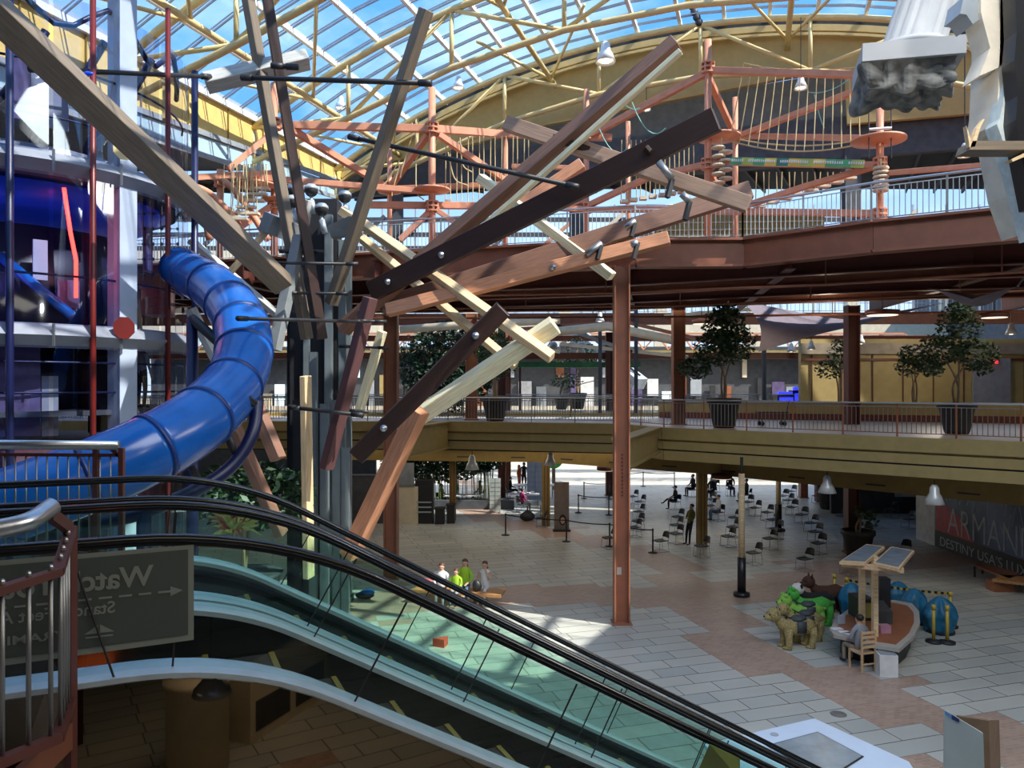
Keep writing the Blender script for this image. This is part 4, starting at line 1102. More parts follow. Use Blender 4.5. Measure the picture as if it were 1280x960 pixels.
MB().slab(wp([(1205, -5), (1228, 0), (1228, 22), (1216, 30), (1208, 18), (1200, 17)], 8.05), (0, .3, 0)).build('broken_plaster', M['lgrey'], t)
t = thing('broken_board', 'splintered brown board jutting in from the right edge', 'board', W(1250, 182, 7.6))
MB().slab(wp([(1216, 176), (1300, 176), (1300, 187), (1212, 187)], 7.6), (0, .25, 0)).build('board', M['ttaupe'], t)
MB().slab(wp([(1213, 184), (1219, 183), (1226, 158), (1231, 149), (1229, 149), (1221, 160)], 7.6), (0, .06, 0)).slab(wp([(1212, 184), (1216, 183), (1211, 165), (1208, 157)], 7.6), (0, .06, 0)).build('splinter', M['ttan'], t)
MB().slab(wp([(1264, 199), (1300, 182), (1300, 188), (1266, 202)], 7.6), (0, .1, 0)).build('splinter', M['ttan'], t)

# ------------------------------------------------------------------ lamps
def bell_lamp(px, py, D, h_px, label, topz, group=None, lit=True):
    p = W(px, py, D); r = h_px*D/F
    t = thing('pendant_lamp', label, 'lamp', p, group)
    MB().lathe([(.12*r, 1.0*r), (.22*r, .85*r), (.25*r, .55*r), (.34*r, .42*r), (.5*r, 0), (.47*r, 0), (.2*r, .5*r)], p, 18).build('shade', M['lamp'], t, True)
    MB().ell(p+V((0, 0, .12*r)), .33*r, .33*r, .12*r).build('bulb', M['bulb'], t, True)
    MB().tube(p+V((0, 0, r)), V((p.x, p.y, topz)), .018, 5).build('cord', M['blackp'], t)
for q in [(757, 78, 38, 26, 'white bell lamp hanging under the skylight above the brown timber end', 23.5), (573, 111, 40, 16, 'white bell lamp under the skylight left of centre', 22.8), (426, 136, 42, 16, 'white bell lamp under the skylight beside the leaning taupe timber', 22),
          (1001, 111, 34, 17, 'white bell lamp behind the hanging rope bridge', 23), (808, 138, 38, 12, 'small white bell lamp between ropes course and arch wall', 23), (1206, 196, 24, 17, 'white bell lamp below the dark ceiling at upper right', 18.8),
          (1034, 616, 27, 22, 'bell lamp under the right walkway nearer the middle', 4.1), (1168, 630, 24.5, 24, 'bell lamp hanging in front of the banner wall', 4.1), (688, 582, 36, 16, 'bell lamp in front of the dark mustard column', 4.1), (590, 587, 36, 18, 'bell lamp in front of the bamboo', 4.1),
          (989, 440, 40, 11, 'leftmost small bell lamp under the shade sail', 10.3), (1014, 437, 38, 11, 'small bell lamp under the shade sail, second from left', 10.3), (1264, 418, 34, 14, 'small bell lamp at the far right under the third level', 10.3), (1076, 430, 38, 12, 'small bell lamp right of the dark red column', 10.3),
          (750, 402, 42, 12, 'dark small bell lamp seen right of the crossed cream timbers', 10.6)]:
    bell_lamp(*q)
def disc_lamp(px, py, D, wpx, label):
    p = W(px, py, D); r = wpx*D/F/2
    t = thing('disc_lamp', label, 'lamp', p)
    MB().lathe([(r*.92, 0), (r, .05), (r, .18), (r*.2, .24)], p, 28).build('drum', M['darkred'], t, True)
    MB().lathe([(r*.9, -.01), (r*.9, .02)], p, 28).build('diffuser', mat('disc_glow', (1, .85, .7), .5, emit=(1, .8, .6), estr=1.2) if 'disc_glow' not in bpy.data.materials else bpy.data.materials['disc_glow'], t)
    MB().tube(p+V((0, 0, .2)), V((p.x, p.y, 11.0 if p.z > 6 else 4.1)), .02, 5).build('rod', M['darkred'], t)
disc_lamp(1103, 394, 30, 40, 'wide round lamp with glowing underside right of the shade sail'); disc_lamp(1243, 397, 30, 32, 'wide round glowing lamp near the right edge'); disc_lamp(877, 405, 35, 24, 'wide round lamp left of the big potted tree')
disc_lamp(757, 588, 38, 22, 'dark round lamp hanging left of the tall salmon column'); disc_lamp(902, 598, 33, 26, 'dark round lamp hanging right of the mustard column')

# shade sails
def sail(pts, label, m='sail'):
    n = 10; A, B, C_, D_ = [V(p) for p in pts]; mb = MB(); vs = []
    for i in range(n+1):
        for j in range(n+1):
            u, v = i/n, j/n
            su = .12*4*u*(1-u)*(1 if v < .5 else 1); p = A*(1-u)*(1-v)+B*u*(1-v)+C_*u*v+D_*(1-u)*v
            cen = (A+B+C_+D_)/4; k = 1-.13*(4*u*(1-u)*(abs(2*v-1)**3)+4*v*(1-v)*(abs(2*u-1)**3))
            vs.append(cen+(p-cen)*k-V((0, 0, .4*16*u*(1-u)*v*(1-v))))
    mb.add(vs, [(i*(n+1)+j, (i+1)*(n+1)+j, (i+1)*(n+1)+j+1, i*(n+1)+j+1) for i in range(n) for j in range(n)])
    return tag(mb.build('shade_sail', M[m], smooth=True), label, 'shade sail')
sail([W(928, 376, 37.5), W(1060, 402, 37.5), W(1185, 378, 35), W(948, 440, 34.6)], 'large mauve shade sail stretched above the right walkway')
sail([W(1158, 360, 23.2), W(1240, 372, 24), W(1272, 358, 22), W(1215, 374, 22)], 'small pale shade sail above the right potted tree')
tag(MB().path([W(1272, 358, 22), W(1282, 345, 22)], .03, 5).build('sail_cable', M['lgrey']), 'short cable holding the small shade sail at the right', 'cable')

# ------------------------------------------------------------------ trees and plants
def leaves(mb, c, rx, ry, rz, n, size, rnd, shell=.55):
    for _ in range(n):
        while True:
            q = V((rnd.uniform(-1, 1), rnd.uniform(-1, 1), rnd.uniform(-1, 1)))
            if shell < q.length < 1: break
        p = V(c)+V((q.x*rx, q.y*ry, q.z*rz))
        a = V((rnd.uniform(-1, 1), rnd.uniform(-1, 1), rnd.uniform(-.6, .6))).normalized(); b = a.cross(V((rnd.uniform(-1, 1), rnd.uniform(-1, 1), rnd.uniform(-1, 1)))).normalized()
        s = size*rnd.uniform(.6, 1.3)
        mb.add([p-a*s, p+b*s*.45, p+a*s, p-b*s*.45], [(0, 1, 2, 3)])
def ptree(base, h, blobs, label, pot=(.45, .85), n=900, leafsize=.10, seed=1, lm='leaf', nm='potted_tree', trunks=3):
    rnd = random.Random(seed); base = V(base)
    t = thing(nm, label, 'tree', base)
    pr, ph = pot
    MB().lathe([(pr*.62, 0), (pr*.7, ph*.1), (pr*.95, ph*.8), (pr*.98, ph*.82), (pr*1.08, ph*.86), (pr*1.08, ph), (pr*.95, ph), (pr*.9, ph*.93), (.05, ph*.93)], base, 20).build('pot', M['pot'], t, True)
    zt = min(b[2]+b[5]*.2 for b in blobs)
    for k in range(trunks):
        a = k*2.1+seed; pts = [base+V((math.cos(a)*.06, math.sin(a)*.06, ph*.9)), base+V((math.cos(a)*.10, math.sin(a)*.1, (ph+zt)/2)), base+V((blobs[k % len(blobs)][0]*.7, blobs[k % len(blobs)][1]*.7, zt+.2)), base+V((blobs[k % len(blobs)][0], blobs[k % len(blobs)][1], blobs[k % len(blobs)][2]))]
        MB().path(spline(pts, 5), .045, 7, r2=.02).build('trunk', M['trunk'], t, True)
    mb = MB()
    for b in blobs: leaves(mb, base+V(b[:3]), b[3], b[4], b[5], int(n*b[3]*b[5]), leafsize, rnd, .3)
    mb.build('foliage', M[lm], t)
    return t
def z0at(px, D, z): return V(((px-640)/F*D, D, z))
ptree(z0at(905, 30.6, Z2), 4, [(0, 0, 3.9, .85, .8, .95), (-.3, 0, 3.1, .9, .8, .7), (.4, .1, 3.3, .85, .8, .8), (-1.1, .2, 2.35, .75, .6, .5), (.1, 0, 4.4, .5, .5, .5)], 'big potted ficus tree on the walkway right of the tall salmon column', (.62, 1.15), 900, .11, 3)
ptree(z0at(1196, 26.8, Z2), 4.2, [(.1, 0, 3.7, .75, .7, .8), (-.55, 0, 2.9, .85, .7, .55), (.65, 0, 2.7, .8, .7, .55), (.1, 0, 4.2, .45, .5, .4), (.95, .1, 2.3, .4, .4, .3), (-.9, 0, 2.3, .4, .4, .35)], 'big potted ficus tree on the walkway near the right edge', (.58, 1.05), 950, .10, 5)
ptree(z0at(1143, 36, Z2), 3, [(-.1, 0, 3.0, .7, .6, .55), (.6, 0, 2.6, .7, .6, .5), (-.3, 0, 2.5, .6, .5, .5), (.9, 0, 2.3, .4, .4, .35)], 'smaller potted tree behind, left of the right-hand ficus', (.5, .8), 700, .10, 6)
ptree(z0at(1050, 37.5, Z2), 3, [(0, 0, 3.1, .6, .6, .8), (-.5, 0, 2.4, .7, .6, .5)], 'potted tree half hidden behind the dark red column', (.5, .8), 700, .10, 7)
ptree(z0at(619, 36, Z2), 3.6, [(-.2, 0, 3.4, .9, .7, .8), (.2, 0, 2.6, .85, .7, .7), (0, 0, 4.2, .6, .6, .5)], 'potted tree on the walkway behind the crossed cream timbers', (.60, 1.05), 600, .11, 8)
ptree(z0at(722, 53, Z2), 4, [(0, 0, 4.0, 1.2, 1, .8), (.9, 0, 3.4, .9, .8, .6), (-.9, 0, 3.4, .9, .8, .6)], 'far potted tree above the green ledge', (.6, 1.1), 500, .13, 9)
ptree(z0at(702, 52, Z2), 3, [(.3, 0, 1.9, 1.1, .8, .5), (3.8, 0, 1.7, .9, .8, .5)], 'far low potted tree under the green ledge', (.5, .8), 400, .13, 10)
p = G(1035, 636)
ptree((p.x, p.y, 0), 1.5, [(.9, 0, 1.9, 1.3, .8, .45), (2.0, .2, 1.8, .9, .8, .4)], 'ground floor pot with dark spreading plant behind the red column', (.62, 1.25), 500, .12, 11)
p = G(1072, 694)
ptree((p.x-.25, p.y-.6, 0), 1.5, [(.2, 0, 1.9, .5, .5, .3), (.5, 0, 1.5, .4, .4, .3)], 'ground floor pot with dark plant in front of the red column', (.62, 1.15), 500, .10, 12)
# bamboo screens
rnd = random.Random(4)
t = thing('bamboo_screen', 'dense dark green bamboo plants behind the mustard column on the ground floor', 'plants', z0at(560, 45, 0))
MB().box((z0at(560, 45, 0).x, 45, .25), (7.6, 1.2, .5)).build('planter', M['dgrey'], t)
mb = MB()
for i in range(60):
    x = z0at(488+rnd.uniform(0, 128), 45, 0).x; y = 45+rnd.uniform(-.4, .4); mb.tube((x, y, .4), (x+rnd.uniform(-.2, .2), y, 3.8), .025, 5)
mb.build('stems', mat('bamboo_stem', (.10, .16, .05), .5), t)
mb = MB(); leaves(mb, z0at(545, 45, 2.7), 3.2, .7, 1.3, 3500, .15, rnd, .0); leaves(mb, z0at(600, 44.5, 3.0), 1.4, .6, 1.0, 1300, .15, rnd, 0); mb.build('foliage', M['leafd'], t)
t = thing('bamboo_screen', 'tall dark green hanging bamboo between second and third level, behind the dark leaning timber', 'plants', z0at(560, 44, 3.9))
mb = MB(); leaves(mb, z0at(560, 44, 8.1), 2.9, .8, 2.6, 5200, .15, rnd, 0); mb.build('foliage', M['leafd'], t)
mb = MB()
for i in range(14): x = z0at(505+i*8, 44.3, 0).x; mb.tube((x, 44.3, 5.3), (x, 44.3, 9.5), .04, 5)
mb.build('stems', M['trunk'], t)
MB().box((z0at(560, 44, 0).x, 44, 4.6), (6.0, 1.0, 1.4)).build('planter', M['mustdark'], t)
t = thing('flower_planter', 'planter with red and yellow leaved plant behind the escalators, left', 'plant', G(305, 790))
b = G(305, 790)
MB().lathe([(.8, 0), (1.0, 1.6), (1.1, 1.7), (.9, 1.7), (.1, 1.6)], b, 20).build('planter', M['dgrey'], t, True)
mb = MB(); leaves(mb, b+V((.2, 0, 3.9)), 1.9, .8, 1.0, 1500, .14, rnd, 0); mb.build('foliage', M['leaf'], t)
mb = MB()
mb.k = 0
for i in range(60):
    a = rnd.uniform(0, 2*PI); l = rnd.uniform(.5, .9); c = b+V((.05, -.9, 3.0)); e = c+V((math.cos(a)*l, -abs(math.sin(a))*l*.5, rnd.uniform(-.1, .8)))
    m_ = c.lerp(e, .6)+V((0, 0, .15)); mb.k = rnd.choice((0, 0, 1)); sdv = V((.035, 0, .02)); mb.add([c-sdv, c+sdv, m_+sdv, e, m_-sdv], [(0, 1, 2, 3, 4)])
mb.build('striped_leaves', [mat('straw_leaf', (.55, .50, .16), .6), mat('red_leaf', (.55, .06, .05), .6)], t)
MB().tube(b+V((0, 0, 1.6)), b+V((.1, -.4, 3.0)), .06, 6).tube(b+V((0, 0, 1.6)), b+V((.2, 0, 3.4)), .06, 6).build('stem', M['trunk'], t)
# ------------------------------------------------------------------ stacking chairs
def make_chair():
    t = thing('stacking_chair', 'x', 'chair', (0, 0, 0))
    mb = MB(); vs = []
    for i in range(7):
        for j in range(7):
            u, v = i/6-.5, j/6-.5; vs.append(V((u*.46, v*.44, .45+.03*(abs(u*2)**2)-.03*max(0, -v-.2)+.02*v)))
    top = len(vs); vs += [p-V((0, 0, .025)) for p in vs]
    fs = [(i*7+j, (i+1)*7+j, (i+1)*7+j+1, i*7+j+1) for i in range(6) for j in range(6)]
    fs += [tuple(top+k for k in reversed(f)) for f in fs]
    bd = [(i*7) for i in range(7)]+[42+j for j in range(1, 7)]+[i*7+6 for i in range(5, -1, -1)]+[j for j in range(5, 0, -1)]
    fs += [(bd[k], bd[(k+1) % len(bd)], top+bd[(k+1) % len(bd)], top+bd[k]) for k in range(len(bd))]
    mb.add(vs, fs); mb.build('seat', M['blackp'], t, True)
    vs = []
    for i in range(9):
        for j in range(5):
            u, v = i/8*2-1, j/4
            w_ = .22*(1-.18*v*v); vs.append(V((u*w_, .26+.07*v-.05*u*u, .58+.26*v*(1-.12*u*u))))
    n0 = len(vs); vs += [p+V((0, .022, 0)) for p in vs]
    fs = [(i*5+j, (i+1)*5+j, (i+1)*5+j+1, i*5+j+1) for i in range(8) for j in range(4)]; fs += [tuple(n0+k for k in reversed(f)) for f in fs]
    bd = [j for j in range(5)]+[5*i+4 for i in range(1, 9)]+[40+j for j in range(3, -1, -1)]+[5*i for i in range(7, 0, -1)]
    fs += [(bd[k], bd[(k+1) % len(bd)], n0+bd[(k+1) % len(bd)], n0+bd[k]) for k in range(len(bd))]
    MB().add(vs, fs).build('backrest', M['black'], t, True)
    for s in (-1, 1):
        MB().path([(s*.2, .16, .44), (s*.22, -.16, .44), (s*.24, -.20, .40), (s*.25, -.24, .012), (s*.25, .25, .012), (s*.22, .20, .44), (s*.2, .30, .66)], .011, 6).build('sled_leg', M['steeld'], t, True)
    MB().tube((-.25, -.22, .014), (.25, -.22, .014), .010, 6).tube((-.25, .24, .014), (.25, .24, .014), .010, 6).build('cross_bar', M['steeld'], t)
    return t
chair0 = make_chair(); first = [True]
def chair(px, py, label, group=None, rz=None):
    p = G(px, py+1); r = math.radians(-66)+random.uniform(-.12, .12) if rz is None else rz
    if first[0]:
        first[0] = False; chair0.location = p; chair0.rotation_euler = (0, 0, r); chair0['label'] = label
        if group: chair0['group'] = group
        return chair0
    return dup(chair0, p, r, label, group)
ORD = ['nearest', 'second nearest', 'third nearest', 'fourth nearest', 'fifth nearest', 'sixth nearest', 'farthest']
def row(ps, where):
    for i, (x, y) in enumerate(ps):
        o = ORD[i] if i < len(ps)-1 or len(ps) == 1 else 'farthest'
        chair(x, y, 'black stacking chair, %s in the row %s' % (o, where))
chair(826, 688, 'black stacking chair right beside the last post of the rope barrier')
chair(877, 695, 'black stacking chair in front of the pillar the guard leans on')
row([(845, 678), (845, 667), (847, 656)], 'just left of the guard')
row([(910, 682), (916, 670), (918, 657)], 'just left of the tan round pole')
chair(942, 704, 'black stacking chair just right of the nearer tan pole')
row([(962, 685), (970, 672), (966, 660)], 'around the farther tan round pole')
chair(1006, 712, 'black stacking chair closest to the plush animals')
row([(1023, 691), (1019, 676), (1014, 664), (1002, 653), (990, 643)], 'right of the farther pole')
row([(959, 650), (944, 644), (935, 636)], 'between the two tan poles')
row([(985, 634), (979, 628), (989, 622)], 'back right of the farther pole')
row([(889, 641), (888, 632)], 'behind the man in the white shirt')
row([(793, 670), (797, 662), (798, 649), (800, 636), (791, 629)], 'right behind the tall salmon column')
chair(761, 684, 'black stacking chair mostly hidden by the tall salmon column')
chair(1052, 655, 'black stacking chair left of the dark red column')
chair(1080, 676, 'black stacking chair just right of the dark red column')
chair(1136, 659, 'black stacking chair nearest the white end of the banner wall')
chair(1114, 646, 'black stacking chair in front of the low grey wall')
chair(1128, 700, 'black stacking chair half hidden behind the kiosk canopy')
chair(1062, 718, 'black stacking chair under the left side of the kiosk canopy')
chair(1022, 628, 'black stacking chair by the ground floor pot')
c_man1 = chair(844, 636, 'black stacking chair carrying the man in dark clothes with crossed legs')
c_man2 = chair(898, 650, 'black stacking chair carrying the man in white shirt and jeans')

# ------------------------------------------------------------------ people
def person(label, loc, rz, pose, top, legs, hair, scale=1.0, shoes='black', arms='down', extra=None, lean=0.0, turn=0, sleeves=True, female=False):
    J = {}; E = []; Lb = {}
    def j(n, p, r, lab): J[n] = (V(p), r, lab)
    sit = pose == 'sit'
    pz = .50 if sit else .93
    sw = .165 if female else .19
    j('pel', (0, 0, pz), .125, 'legs'); j('sp', (0, .02, pz+.20), .115, 'top'); j('ch', (0, .02, pz+.40), .135, 'top'); j('nb', (0, .015, pz+.53), .07, 'top')
    j('nk', (0, .005, pz+.60), .05, 'skin'); j('hd', (0, -.015, pz+.69), .105, 'skin'); j('ht', (0, -.01, pz+.78), .092, 'skin')
    E += [('pel', 'sp'), ('sp', 'ch'), ('ch', 'nb'), ('nb', 'nk'), ('nk', 'hd'), ('hd', 'ht')]
    for s, n in ((-1, 'L'), (1, 'R')):
        j('sh'+n, (s*sw, .02, pz+.46), .062, 'top'); E.append(('nb', 'sh'+n))
        if sit: el, wr = V((s*.24, -.03, pz+.22)), V((s*.12, -.26, pz+.14))
        elif arms == 'folded': el, wr = V((s*.24, -.02, pz+.20)), V((s*.05, -.20, pz+.22))
        else: el, wr = V((s*.25, .02, pz+.20)), V((s*.26, -.05, pz-.04))
        if arms == 'face' and s == 1: el, wr = V((.22, -.16, pz+.28)), V((.07, -.17, pz+.58))
        j('el'+n, el, .043, 'top' if sleeves else 'skin'); j('wr'+n, wr, .028, 'skin'); E += [('sh'+n, 'el'+n), ('el'+n, 'wr'+n)]
        d = (wr-el).normalized(); j('pm'+n, wr+d*.07, .034, 'skin'); E.append(('wr'+n, 'pm'+n))
        sd_ = d.cross(V((0, 0, 1))); sd_ = sd_.normalized() if sd_.length > .1 else V((1, 0, 0))
        for k, (off, ln) in enumerate(((-.03, .065), (-.01, .08), (.012, .075), (.032, .06))):
            b = wr+d*.085+sd_*off; j('f%d%s' % (k, n), b+d*ln*.5, .010, 'skin'); j('g%d%s' % (k, n), b+d*ln+V((0, 0, -.01)), .008, 'skin')
            E += [('pm'+n, 'f%d%s' % (k, n)), ('f%d%s' % (k, n), 'g%d%s' % (k, n))]
        j('th'+n, wr+d*.05+sd_*(-s*.05)+V((0, -.01, 0)), .011, 'skin'); E.append(('wr'+n, 'th'+n))
        j('hp'+n, (s*.09, 0, pz-.05), .085, 'legs'); E.append(('pel', 'hp'+n))
        if sit:
            kn = V((s*.11, -.43, .50)); an = V((s*.11, -.42, .09))
            if pose == 'sit' and extra == 'crossed' and s == -1: kn = V((-.02, -.42, .58)); an = V((.16, -.72, .42))
        else: kn = V((s*.10, -.02, .50)); an = V((s*.11, .02, .09))
        j('kn'+n, kn, .062, 'legs'); j('an'+n, an, .042, 'legs'); j('he'+n, an+V((0, .02, -.04)), .04, 'shoe'); j('to'+n, an+V((0, -.17, -.05)), .032, 'shoe')
        E += [('hp'+n, 'kn'+n), ('kn'+n, 'an'+n), ('an'+n, 'he'+n), ('he'+n, 'to'+n)]
    names = list(J); me = bpy.data.meshes.new('body')
    shear = V((0, lean, 0))
    pts = [(J[n][0]+shear*J[n][0].z)*scale for n in names]
    me.from_pydata(pts, [(names.index(a), names.index(b)) for a, b in E], [])
    o = bpy.data.objects.new('tmp', me); COL.objects.link(o); md = o.modifiers.new('s', 'SKIN'); md.use_smooth_shade = True
    for i, n in enumerate(names):
        r = J[n][1]*scale
        fx = 1.25 if n in ('sp', 'ch', 'pel') else 1
        me.skin_vertices[0].data[i].radius = (r*fx, r) ; me.skin_vertices[0].data[i].use_root = (n == 'pel')
    sb = o.modifiers.new('u', 'SUBSURF'); sb.levels = 1; sb.render_levels = 1
    bpy.context.view_layer.update()
    ev = o.evaluated_get(bpy.context.evaluated_depsgraph_get()); m2 = bpy.data.meshes.new_from_object(ev)
    bpy.data.objects.remove(o)
    t = thing('person', label, 'person', loc, None, rz)
    m2.materials.clear()
    mats_ = {'skin': 0, 'top': 1, 'legs': 2, 'shoe': 3}
    for q in (M['skin'], M[top], M[legs], M[shoes]): m2.materials.append(q)
    segs = [(pts[names.index(a)], pts[names.index(b)], J[b][2] if J[b][2] != 'skin' or J[a][2] == 'skin' else ('top' if b.startswith('wr') and sleeves else 'skin')) for a, b in E]
    for f in m2.polygons:
        c = f.center; best = 9; lb = 'top'
        for a, b, l in segs:
            ab = b-a; q = max(0, min(1, (c-a).dot(ab)/max(ab.length_squared, 1e-9))); dd = (a+ab*q-c).length
            if dd < best: best = dd; lb = l
        f.material_index = mats_[lb]; f.use_smooth = True
    b = bpy.data.objects.new('body', m2); COL.objects.link(b); b.parent = t; ORG[b.name] = V((0, 0, 0)); ORG[t.name] = V((0, 0, 0))
    hd = (J['hd'][0]+shear*J['hd'][0].z)*scale
    mb = MB(); mb.ell(hd+V((0, .035, .055))*scale, .100*scale, .096*scale, .090*scale, 14, 10)
    if female: mb.ell(hd+V((0, .07, -.07))*scale, .095*scale, .06*scale, .17*scale, 12, 8)
    mb.build('hair', M[hair], b, True)
    mb = MB()
    for s in (-1, 1): mb.ell(hd+V((s*.032, -.092, .012))*scale, .013*scale, .008*scale, .009*scale, 8, 6)
    mb.ell(hd+V((0, -.092, -.05))*scale, .025*scale, .008*scale, .007*scale, 8, 6); mb.build('eyes_and_mouth', M['hairblk'], b, True)
    mb = MB(); mb.ell(hd+V((0, -.1, -.015))*scale, .013*scale, .02*scale, .025*scale, 8, 6)
    for s in (-1, 1): mb.ell(hd+V((s*.09, 0, -.005))*scale, .012*scale, .022*scale, .03*scale, 8, 6)
    mb.build('nose_and_ears', M['skin'], b, True)
    return t
def facing(dx, dy): return math.atan2(dx, -dy)
g = G(859, 681)
person('guard in yellow-green shirt and black trousers leaning on the mustard pillar', (g.x, g.y, 0), facing(-.9, -.5), 'stand', 'uniform', 'blackc', 'hairblk', 1.02, arms='folded', lean=.16)
g = G(844, 636); person('man in dark clothes sitting with crossed legs, holding a phone', (g.x, g.y, 0), facing(-1, -.1), 'sit', 'blackc', 'blackc', 'hairblk', 1.0, extra='crossed')
g = G(898, 650); person('man in white shirt and jeans sitting on a stacking chair', (g.x, g.y, 0), facing(-1, -.1), 'sit', 'whitec', 'jeans', 'hairbr', 1.0)
g = G(1073, 826); pk = G(1077, 836)
person('kiosk attendant in grey top seen from behind on the wooden chair', (pk.x, pk.y+.12, 0), facing(-.3, 1), 'sit', 'greyc', 'tan', 'hairblk', 1.0)
g = G(606, 752); person('woman with dark red hair in white, hand at her face, sitting on the bench', (g.x, g.y, 0), facing(-.25, -1), 'sit', 'whitec', 'whitec', 'hairbr', 1.0, shoes='whitec', arms='face', female=True, sleeves=False)
g = G(581, 753); person('woman in lime green top sitting behind the small child on the bench', (g.x, g.y+.1, 0), facing(-.1, -1), 'sit', 'hiviz', 'jeans', 'hairbr', 1.05, female=True)
g = G(570, 756); person('small child in lime green on the bench', (g.x, g.y-.05, .06), facing(-.2, -1), 'sit', 'hiviz', 'greyc', 'hairbr', .84)
g = G(552, 755); person('person in white sitting on the bench behind the escalator handrail', (g.x, g.y, 0), facing(-.1, -1), 'sit', 'whitec', 'greyc', 'hairbr', 1.0)
_, P = ang_of(177, 3.75); person('person in grey shirt and dark trousers standing inside the glass tower', (P.x, P.y, 6.47), facing(.3, .9), 'stand', 'greyc', 'blackc', 'hairbr', 1.0)
g = G(552, 633); person('person in yellow shirt sitting at the left table', (g.x, g.y, 0), facing(.8, -.3), 'sit', 'ycloth', 'blackc', 'hairblk', 1.0)
g = G(600, 628); person('person in tan top sitting at the far side of the left table', (g.x, g.y, 0), facing(-.8, -.3), 'sit', 'tan', 'blackc', 'hairblk', 1.0)
g = G(653, 640); person('person in magenta top sitting at a table behind the rope barrier', (g.x, g.y, 0), facing(.8, .5), 'sit', 'magenta', 'blackc', 'hairblk', 1.0)
g = G(638, 622); person('person in dark jacket sitting at the far paper-covered table', (g.x, g.y, 0), facing(.9, .2), 'sit', 'blackc', 'blackc', 'hairblk', 1.0)
g = G(649, 612); person('distant standing person in orange', (g.x, g.y, 0), facing(.5, -.3), 'stand', 'orange', 'orange', 'hairblk', .95, female=True)
g = G(655, 612); person('distant standing person in long black coat', (g.x, g.y, 0), facing(.2, .9), 'stand', 'blackc', 'blackc', 'hairblk', 1.05)
for x, y, lab, tp_, f in ((866, 620, 'leftmost of the dark figures sitting far behind the guard', 'blackc', (-.9, -.3)), (890, 624, 'dark figure just right of the mustard pillar', 'blackc', (-.6, -.8)),
                       (893, 614, 'far sitting person in grey behind the rows of chairs', 'greyc', (-.8, -.5)), (913, 619, 'sitting person in wide black coat', 'blackc', (0, -1)), (933, 627, 'dark sitting person just right of the nearer tan pole', 'blackc', (-.9, 0))):
    g = G(x, y); person('person: '+lab if False else lab, (g.x, g.y, 0), facing(*f), 'sit', tp_, 'blackc', 'hairblk', 1.05)
    chair(x, y, 'black stacking chair under the '+lab, None, facing(*f))
chair(552, 633, 'black chair under the person in yellow at the left table', None, facing(.8, -.3)); chair(653, 640, 'black chair under the person in magenta', None, facing(.8, .5))
chair(600, 628, 'black chair under the person in tan at the left table', None, facing(-.8, -.3)); chair(638, 622, 'black chair under the person in the dark jacket', None, facing(.9, .2))
chair(617, 636, 'black chair tucked at the right end of the left table', None, facing(-1, 0)); chair(676, 658, 'black chair left of the dark mustard column', None, facing(-1, 0))

# ------------------------------------------------------------------ barrier posts
def post_set(ps, labels, m='blackp', h=1.0):
    P_ = [G(x, y) for x, y in ps]
    for i, p in enumerate(P_):
        t = thing('barrier_post', labels[i], 'barrier', p)
        MB().lathe([(.2, 0), (.2, .02), (.06, .05), (.035, .06)], p, 20).build('base', M['blackp'], t, True)
        MB().tube(p+V((0, 0, .05)), p+V((0, 0, h)), .035, 10).build('post', M[m], t, True)
        MB().tube(p+V((0, 0, h-.06)), p+V((0, 0, h+.02)), .045, 10).build('belt_head', M['blackp'] if m == 'blackp' else M[m], t, True)
        if i < len(P_)-1:
            q = P_[i+1]; mb = MB()
            pts = [p.lerp(q, k/8)+V((0, 0, h-.04-.05*4*(k/8)*(1-k/8))) for k in range(9)]
            for a, b in zip(pts[:-1], pts[1:]): mb.bar(a, b, .006, .05)
            mb.build('belt', M['blackp'], t)
post_set([(632, 669), (708, 677), (762, 683), (816, 691)], ['black belt barrier post farthest left, before the tables', 'black belt barrier post in front of the portrait banner', 'black belt barrier post at the left edge of the tall salmon column', 'black belt barrier post right of the tall salmon column'])
post_set([(723, 641), (761, 644)], ['black barrier post at the left end of the middle short belt', 'black barrier post at the right end of the middle short belt'])
post_set([(730, 623), (762, 624)], ['black barrier post at the left end of the back short belt', 'black barrier post at the right end of the back short belt'])
post_set([(762, 610), (804, 608), (843, 609)], ['far barrier post behind the tall salmon column', 'far barrier post standing in the sunlit floor', 'far barrier post nearest the man with crossed legs'])

# ------------------------------------------------------------------ kiosk with canopy
K = [(1037, 786), (1046, 772), (1062, 760), (1082, 752), (1118, 750), (1140, 754), (1149, 764), (1150, 778), (1143, 794), (1124, 811), (1092, 806), (1064, 798), (1042, 793)]
kt = thing('kiosk_counter', 'boat shaped brown kiosk counter with pale rim on the ground floor', 'counter', U(1100, 780, .66))
P3 = [U(x, y, .66) for x, y in K]; cen = sum(P3, V((0, 0, 0)))/len(P3)
ins = [cen+(p-cen)*.86 for p in P3]; ins2 = [cen+(p-cen)*.78 for p in P3]
MB().prism([(p.x, p.y) for p in P3], .57, .66).build('rim', M['counterg'], kt)
MB().prism([(p.x, p.y) for p in ins], .66, .666).build('top', M['counterw'], kt)
MB().prism([(p.x, p.y) for p in ins2], 0, .58).build('base', M['blackp'], kt)
a, b = U(1068, 800, .5), U(1100, 806, .5); nn = V((b.y-a.y, -(b.x-a.x), 0)).normalized()
MB().bar(V((cen+(a-cen)*.86).to_tuple()[:2]+(.30,)), V((cen+(b-cen)*.86).to_tuple()[:2]+(.30,)), .05, .5).build('front_panel', M['counterw'], kt)
